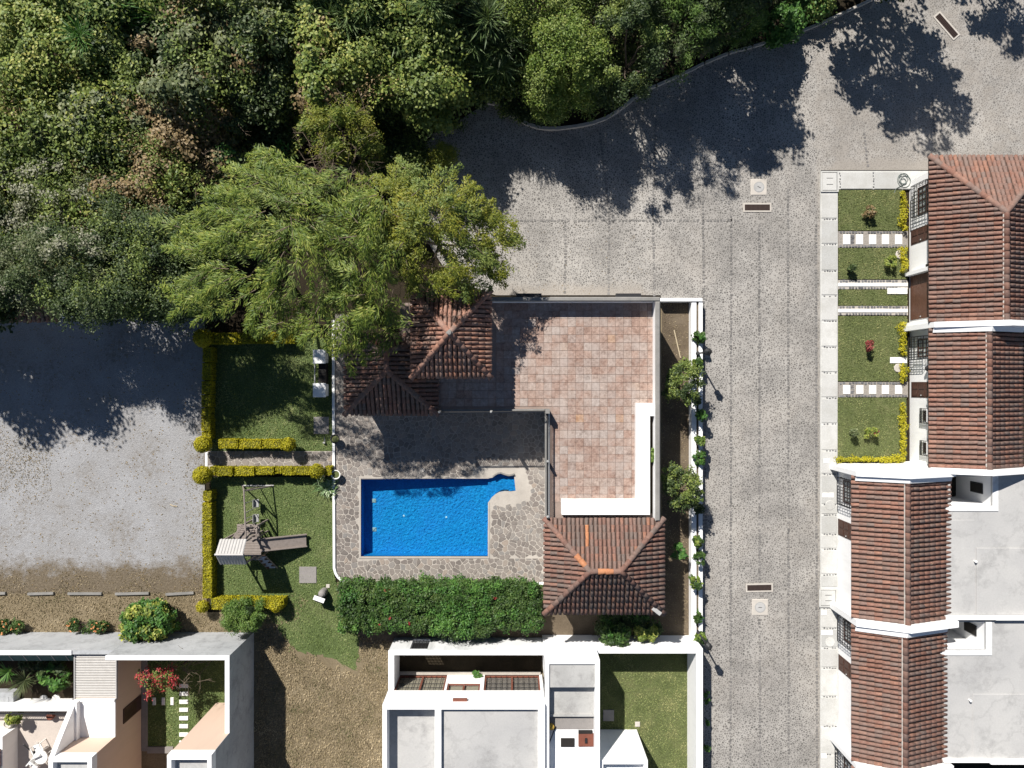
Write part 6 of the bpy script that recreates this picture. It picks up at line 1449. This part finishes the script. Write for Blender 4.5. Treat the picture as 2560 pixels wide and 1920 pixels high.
rows = [('shaded row atop the upper lawn, %s from the left', [(524,832,550,860),(553,832,592,860),(595,832,640,858),(643,830,688,858),(691,828,735,858)]),
        ('hedge row north of the flagstone path, %s from the left', [(546,1098,594,1121),(598,1099,652,1121),(656,1099,704,1121)]),
        ('hedge row south of the flagstone path, %s from the left', [(523,1167,538,1188),(541,1168,580,1190),(587,1168,634,1190),(639,1168,684,1187),(689,1168,704,1184),(706,1168,731,1188),(734,1168,775,1187),(812,1166,828,1188)]),
        ('bottom playground hedge row, %s from the left', [(528,1497,575,1524),(577,1497,622,1522),(624,1498,662,1520),(664,1497,709,1521)])]
for lab, bl_ in rows:
    for i,(a,b,c,d) in enumerate(bl_): hblock(a,b,c,d,HH+random.uniform(-.05,.05),'clipped golden block in the '+lab % ORD[i], G1)
colA = [(506,868,529,905),(505,908,528,950),(504,953,527,985),(503,988,526,1018),(503,1021,525,1046),(503,1048,525,1078),(504,1080,526,1098)]
colB = [(507,1228,528,1252),(505,1258,528,1300),(505,1302,528,1345),(505,1347,528,1392),(506,1394,529,1440),(506,1442,529,1496)]
for i,(a,b,c,d) in enumerate(colA): hblock(a,b,c,d,HH+random.uniform(-.06,.06),'clipped golden block in the column between gravel and upper lawn, %s from the top' % ORD[i], G1)
for i,(a,b,c,d) in enumerate(colB): hblock(a,b,c,d,HH+random.uniform(-.03,.03),'clipped golden block in the column between gravel and playground, %s from the top' % ORD[i], G1)
for u,v,r,z,l in [(507,1111,.45,.95,'round golden topiary ball at the north side of the path entrance by the gravel'),(506,1188,.48,.95,'pear shaped golden ball at the south side of the path entrance by the gravel'),
                  (722,1111,.37,.85,'golden ball at the inner end of the hedge north of the path'),(792,1178,.39,1.0,'golden ball near the deck end of the hedge south of the path'),
                  (507,1516,.32,.6,'small golden ball at the bottom left corner of the playground hedge'),(508,845,.5,.95,'shaded golden ball at the top corner of the upper lawn hedge'),(692,1512,.36,.7,'golden ball ending the hedge at the bottom of the playground')]: hball(u,v,r,z,l)

# hibiscus hedge south of the deck
def shrub(name, label, cat, u, v, ru, rv, h, mats, n, cr, per, flowers=None, core=True, group=None, z0=0.0, size=1.0):
    zc = h*.5; c = W(u,v,z0+h*.8); s = (H-z0-h*.8)/F; rx, ry = max(.06,ru*s-cr*.5), max(.06,rv*s-cr*.5)
    d = unit(rng.normal(size=(n*3,3))); d = d[d[:,2] > -.2][:n]; dd = np.sign(d)*np.abs(d)**.6
    C = np.array([c.x,c.y,z0+zc*.9])+dd*np.array([rx,ry,(h-zc*.9)-cr*.4])*(1-.25*rng.random((len(d),1))); t = thing(name, (c.x,c.y,z0), label, cat, group)
    prob = np.array([x[2] for x in mats]); pick = rng.choice(len(mats), len(C), p=prob/prob.sum())
    for i,(mt,st,_) in enumerate(mats):
        k = pick == i
        if k.any(): quads_mesh('foliage' if i == 0 else 'lighter_foliage', clump_leaves(C[k], cr*rng.uniform(.7,1.2,k.sum()), per, st, .8, size=size), mt, t)
    if flowers:
        mt, nf = flowers; idx = rng.choice(len(C), nf); top = C[idx]+np.stack([rng.normal(0,cr*.5,nf),rng.normal(0,cr*.5,nf),np.full(nf,cr*.8)],1)
        for p_ in top: quads_mesh('flower', clump_leaves(p_[None], np.array([.05]), 9, 'tiny', .6, size=.9), mt, t)
    if core: m = MB(); 
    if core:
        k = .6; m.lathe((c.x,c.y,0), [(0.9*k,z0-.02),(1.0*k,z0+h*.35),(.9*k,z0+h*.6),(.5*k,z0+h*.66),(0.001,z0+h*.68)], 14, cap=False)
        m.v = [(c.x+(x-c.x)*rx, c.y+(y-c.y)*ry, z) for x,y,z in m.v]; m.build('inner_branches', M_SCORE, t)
    else:
        m = MB()
        for k in range(4): q = C[rng.integers(len(C))]; m.tube((c.x,c.y,z0-.02), tuple(q), .02, .01, 5)
        m.build('stem', M_BARK, t)
    return t
SH = [(L_SHRUB,'small',4),(L_LUSH,'small',1)]
def hedge_mass(label, u0, v0, u1, v1, h, mats, n, cr, per, nf=0, group='hibiscus hedge south of the deck'):
    x0,x1,y0,y1 = R(u0,v0,u1,v1,h); e = cr*.55; t = thing('hibiscus_hedge', ((x0+x1)/2,(y0+y1)/2,0), label, 'hedge', group)
    a = np.array([(x1-x0)*(y1-y0),(x1-x0)*h*.6,(x1-x0)*h*.6,(y1-y0)*h*.4,(y1-y0)*h*.4]); f = rng.choice(5, n, p=a/a.sum())
    C = np.stack([rng.uniform(x0+e,x1-e,n), rng.uniform(y0+e,y1-e,n), rng.uniform(.3,h-e,n)],1)
    for k,(ax,val) in enumerate([(2,h-e),(1,y0+e),(1,y1-e),(0,x0+e),(0,x1-e)]): C[f==k,ax] = val
    C += rng.normal(0,.07,C.shape); prob = np.array([x[2] for x in mats]); pick = rng.choice(len(mats), n, p=prob/prob.sum())
    for i,(mt,st,_) in enumerate(mats):
        k = pick == i
        if k.any(): quads_mesh('foliage' if i == 0 else 'lighter_foliage', clump_leaves(C[k], cr*rng.uniform(.75,1.25,k.sum()), per, st, .8), mt, t)
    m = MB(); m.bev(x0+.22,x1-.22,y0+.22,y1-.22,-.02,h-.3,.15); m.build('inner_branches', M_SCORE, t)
    top = C[f==0]
    for q in top[:nf]: quads_mesh('flower', clump_leaves((q+np.array([0,0,cr*.75]))[None], np.array([.07]), 12, 'tiny', .6), L_RED, t)
hedge_mass('left part of the tall hibiscus hedge, with several red flowers',846,1466,985,1580,1.65,SH,180,.30,130,5)
hedge_mass('middle part of the tall hibiscus hedge, evenly green',975,1464,1085,1582,1.7,SH,140,.30,130,1)
hedge_mass('looser hedge part reaching down to the courtyard wall',1078,1464,1225,1596,1.75,[(L_SHRUB,'fine',2),(L_LUSH,'small',2)],180,.32,150,0)
hedge_mass('right end of the hibiscus hedge beside the brown tiled pavilion',1215,1464,1352,1578,1.65,SH,170,.30,130,2)
for u,v,h in ((1000,1508,1.5),(1115,1512,1.5),(1235,1516,1.5)):
    pass
for u,v,ru,lab in ((1190,1462,22,'thin leafy sprig poking over the deck from the hedge, the left one'),(1218,1464,20,'thin leafy sprig poking over the deck from the hedge, the right one')):
    shrub('sprig',lab,'plant',u,v,ru,14,1.75,[(L_SHRUB,'fine',1)],8,.2,60,core=False)
shrub('shrub','dark leafy shrub filling the shade below the brown tiled pavilion','shrub',1575,1562,90,30,1.1,[(L_DARK,'small',2),(L_LUSH,'small',1)],40,.3,110)
shrub('shrub','round leafy green shrub overlapping the white wall under the pavilion','shrub',1540,1595,37,26,1.9,[(L_SHRUB,'broad',2),(L_LUSH,'broad',1)],30,.26,75)
shrub('shrub','yellow green leafy shrub right of the round one on the white wall','shrub',1618,1585,30,17,1.8,[(L_VARI,'broad',2),(L_BRIGHT,'small',1)],20,.22,70)
shrub('variegated_shrub','rounded yellow and green variegated shrub against the grey wall','shrub',360,1560,62,48,2.2,[(L_VARI,'broad',2),(L_LUSH,'broad',2)],80,.30,110)
shrub('conifer_shrub','soft green conifer shrub at the corner of the grey wall','shrub',600,1545,50,38,2.3,[(L_CONIF,'fine',3)],40,.34,260)
m = None
shrub('flower_bush','orange flowered low bush by the grey wall','flowers',215,1566,52,16,.7,[(L_SHRUB,'small',1)],24,.2,80,(L_ORANGE,26),core=False)
shrub('flower_bush','orange flowered bush cut by the left edge of the photo','flowers',15,1570,38,18,.7,[(L_SHRUB,'small',1)],20,.2,80,(L_ORANGE,18),core=False)
c = W(815,1218,.5); t = thing('spiky_plant', (c.x,c.y,0), 'silver green spiky plant below the golden ball at the deck kerb', 'plant')
nn = 150; az = rng.uniform(0,6.283,nn); A = unit(np.stack([np.cos(az),np.sin(az),rng.uniform(.1,1.0,nn)],1)); rr_ = rng.uniform(.15,.4,nn)[:,None]
off = np.stack([rng.normal(0,.2,nn),rng.normal(0,.2,nn),np.zeros(nn)],1)
quads_mesh('blade', leafquads(np.array([c.x,c.y,.1])+off+A*rr_, A, unit(np.array([0,0,1.])+.3*rdirs(nn)), rng.uniform(.35,.6,nn), np.full(nn,.07)), L_SILVER, t)
# plants in the roadside planter
for i,(u,v,r,mt) in enumerate([(1753,837,15,L_LUSH),(1748,903,15,L_BRIGHT),(1752,1030,12,L_LUSH),(1750,1090,13,L_BRIGHT),(1750,1150,15,L_LUSH),(1747,1345,13,L_BRIGHT),(1752,1408,14,L_SHRUB),(1746,1470,13,L_BRIGHT),(1746,1545,13,L_LUSH),(1750,1603,11,L_BRIGHT),(1744,1000,10,L_DARK),(1748,1265,11,L_DARK)]):
    shrub('planter_plant','leafy plant in the white roadside planter near the %s' % ['upper end, shading the lane','upper lamp post','middle, just below the upper olive tree','middle, a little lower and paler','second olive tree, above it','papaya, above it','papaya, below it','level of the street drain','lower right corner of the pavilion','lamp at the lower end','upper olive tree, in its shade','second olive tree, below it'][i],'plant',u+random.uniform(-3,3),v+random.uniform(-14,14),r*random.uniform(.7,1.05),r*random.uniform(.8,1.3),random.uniform(.75,1.15),[(mt,'broad',1),(L_SHRUB,'broad',.7)],int(random.uniform(6,14)),.15,30,core=False,group='plants in the roadside planter',z0=.3)
tree('olive_tree','small dark tree over the planter beside the upper lamp','tree',1708,955,56,64,3.0,[(L_DARK,'small',2),(L_GREEN,'small',2)],60,.27,75,trunk=.06,nl=5)
tree('olive_tree','small dark tree over the planter halfway down the dirt yard','tree',1706,1215,56,64,3.0,[(L_DARK,'small',2),(L_GREEN,'small',2)],60,.27,75,trunk=.06,nl=5)
shrub('papaya','fresh green papaya like seedling in the dirt yard','plant',1700,1382,19,19,1.3,[(L_LUSH,'big',1)],9,.2,14,core=False)
m_ = None
shrub('hollow_bush','small yellow bush at the end of the terrace bench planter','plant',1632,1120,5,40,.4,[(L_CONIF,'small',1)],12,.1,40,core=False,z0=2.95)
for i,(u,v,n_,lab) in enumerate([(1766,1737,6,'tiny leafy shoot on the lane side of the garden wall, the upper one'),(1768,1752,6,'tiny leafy shoot just below the upper one on the lane'),(1769,1806,7,'tiny leafy shoot halfway down the shaded wall foot'),(1768,1874,5,'lowest tiny leafy shoot at the shaded wall foot')]):
    shrub('weed',lab,'plant',u,v,7,8,.75,[(L_LUSH,'broad',1)],4,.1,8,core=False)
# front garden shrubs and golden edging
def edging(u0,v0,u1,v1,h,label):
    x0,x1,y0,y1 = R(u0,v0,u1,v1,h+.1); n = max(5,int(max(x1-x0,y1-y0)/.22)); t = thing('golden_shrub', ((x0+x1)/2,(y0+y1)/2,.13), label, 'shrub', 'golden shrubs in the front gardens')
    C = np.stack([rng.uniform(x0+.1,x1-.1,n) if x1-x0 > .3 else np.full(n,(x0+x1)/2), np.linspace(y0+.1,y1-.1,n) if y1-y0 > .4 else np.full(n,(y0+y1)/2), np.full(n,h*.65)],1)
    if x1-x0 > y1-y0: C[:,0] = np.linspace(x0+.1,x1-.1,n)
    C[:,2] += rng.normal(0,.05,n); quads_mesh('foliage', clump_leaves(C, .19*rng.uniform(.8,1.2,n), 90, 'tiny', .9), L_HEDGE, t)
    m = MB()
    for q in C[::2]: m.tube((q[0],q[1],.1),(q[0],q[1],q[2]),.02,.012,5)
    m.build('stem', M_BARK, t)
edging(2258,476,2273,572,.55,'loose golden shrub row on the right of the topmost front lawn')
edging(2260,617,2275,678,.6,'golden shrub row between the octagonal stone and the second wall')
edging(2255,806,2271,888,.5,'golden shrub row on the right of the red shrub lawn, above the L shaped slab')
edging(2258,913,2273,952,.6,'short golden shrub block just above the lower garden path')
edging(2254,1010,2272,1150,.55,'long golden shrub row on the right of the lowest front lawn')
edging(2096,1143,2185,1156,.4,'golden shrub row along the bottom of the lowest front lawn, left half'); edging(2190,1143,2266,1156,.4,'golden shrub row along the bottom of the lowest front lawn, right half')
L_MAROON = m_leaf('maroon leaf', [(.1,(.10,.02,.018)),(.6,(.22,.05,.045)),(1,(.32,.12,.09))], 1.0)
for (u,v,r,mt,lab,st) in [(2177,525,14,L_DRY,'small brownish bush in the middle of the topmost front lawn','small'),(2134,667,8,L_DARK,'dark forked little plant on the second front lawn','small'),(2232,652,14,L_VARI,'pale yellow bush on a thin stem beside the octagonal stone','small'),
                          (2177,865,13,L_MAROON,'small maroon leaved shrub in the middle of a front lawn','small'),(2137,1081,8,L_GREY,'tiny grey plant on the lowest front lawn','small'),(2183,1084,15,L_VARI,'little red and yellow shrub on the lowest front lawn','small')]:
    shrub('garden_plant',lab,'plant',u,v,r,r,.75,[(mt,st,2)]+([(L_MAROON,'small',1)] if 'red and' in lab else []),12,.13,36,core=False,z0=.12)
# plants inside the walled gardens at the lower left
def spray(c, n, l, w, mat, label, name='palm', el=(.2,1.2)):
    t = thing(name, (c.x,c.y,0), label, 'plant'); az = rng.uniform(0,6.283,n); A = unit(np.stack([np.cos(az),np.sin(az),rng.uniform(*el,n)],1)); ll = l*rng.uniform(.7,1.2,n)
    quads_mesh('frond', leafquads(np.array([c.x,c.y,c.z])+A*ll[:,None]*.5, A, unit(np.array([0,0,1.])+.4*rdirs(n)), ll, np.full(n,w)), mat, t)
    m = MB(); m.tube((c.x,c.y,0),(c.x,c.y,c.z),.06,.05,7); m.build('stem', M_BARK, t)
spray(W(20,1680,1.2), 60, .75, .06, L_LUSH, 'bright green fan palm in the shaded bed at the left edge')
spray(W(62,1700,.9), 110, .95, .045, L_GREY, 'dark spiky yucca right of the fan palm', 'yucca')
shrub('shrub','broad leaved green shrub in the shaded bed under the awning','shrub',128,1695,40,34,1.3,[(L_LUSH,'big',2),(L_DARK,'big',1)],26,.25,45,core=False)
shrub('shrub','low dark shrub behind the round stepping stones','shrub',95,1660,70,18,1.0,[(L_DARK,'broad',1)],20,.25,50,core=False)
for i,(u,v) in enumerate(((72,1758),(97,1765),(125,1766),(152,1767))): shrub('shrub','small grey green cushion plant along the patio wall, %s from the left' % ORD[i],'plant',u,v,10,7,.35,[(L_GREY,'tiny',1)],6,.1,40,core=False)
shrub('potted_plant','yellow green potted plant on the cream patio by the white block','plant',25,1803,17,15,1.5,[(L_VARI,'broad',1)],12,.16,30,core=False)
p = W(25,1806,.5); m = MB(); m.lathe((p.x,p.y,.3), [(.15,0),(.2,.1),(.24,.4),(.2,.42),(.19,.36),(0.001,.36)], 14); tag(m.build('plant_pot', M_POT), 'pale pot holding the yellow green plant on the patio', 'pot')
p = W(127,1790,.5); m = MB(); m.lathe((p.x,p.y,.3), [(.14,0),(.2,.15),(.2,.3),(.16,.32),(0.001,.3)], 14); tag(m.build('plant_pot', M_REDWOOD), 'dark reddish pot on the patio near the railing', 'pot')
# red flowered tree at the garden wall
c = W(415,1690,2.2); t = thing('flowering_tree', (c.x,c.y,0), 'small tree with red blossom and bare branches inside the walled garden', 'tree')
C = np.array([c.x,c.y,2.3])+rng.normal(size=(26,3))*np.array([.62,.45,.3]); quads_mesh('foliage', clump_leaves(C[:16], np.full(16,.28), 45, 'small', .7), L_GREEN, t)
quads_mesh('blossom', clump_leaves(C[8:]+np.array([0,0,.15]), np.full(18,.26), 42, 'tiny', .7), L_RED, t); limbs(t, (c.x+.2,c.y,0), C[:16], .06); twigs(t, W(470,1685,2.4), 22, 1.0, 2.4, 'bare_twig')
shrub('shrub','bright leafy plant under the glazed courtyard front','plant',1193,1687,11,9,.6,[(L_LUSH,'broad',1)],7,.14,26,core=False)
# scattered pebbles and fallen leaves that give the flat ground its litter
def scatter(px, n, size, mat, name, label, z=.0, flatn=True):
    poly = P2(px, z); xs = [p[0] for p in poly]; ys = [p[1] for p in poly]; x = rng.uniform(min(xs),max(xs),n); y = rng.uniform(min(ys),max(ys),n); k = inpoly(x,y,poly); x = x[k]; y = y[k]; n = len(x)
    N = unit(np.array([0,0,1.])+.35*rdirs(n)); V = leafquads(np.stack([x,y,np.full(n,z+.02)],1), np.cross(N, rdirs(n)), N, size*rng.uniform(.6,1.5,n), size*.7*rng.uniform(.6,1.4,n))
    tag(quads_mesh(name, V, mat, None, 'stuff'), label, 'litter')
scatter([(0,800),(510,800),(505,1478),(0,1480)], 1500, .07, L_DRY, 'fallen_leaves', 'fallen brown leaves scattered on the grey gravel')
scatter([(530,860),(830,860),(830,1090),(530,1090)], 500, .06, L_VARI, 'fallen_leaves', 'fallen yellowish leaves on the upper lawn', .04)
scatter([(1240,560),(1630,560),(1630,735),(1240,735)], 160, .05, L_DRY, 'fallen_leaves', 'fallen leaves on the paving beside the yellow green tree')

for o in bpy.data.objects:
    l = o.get('label')
    if l and not (4 <= len(l.split()) <= 16): print('LONGLABEL', len(l.split()), l)
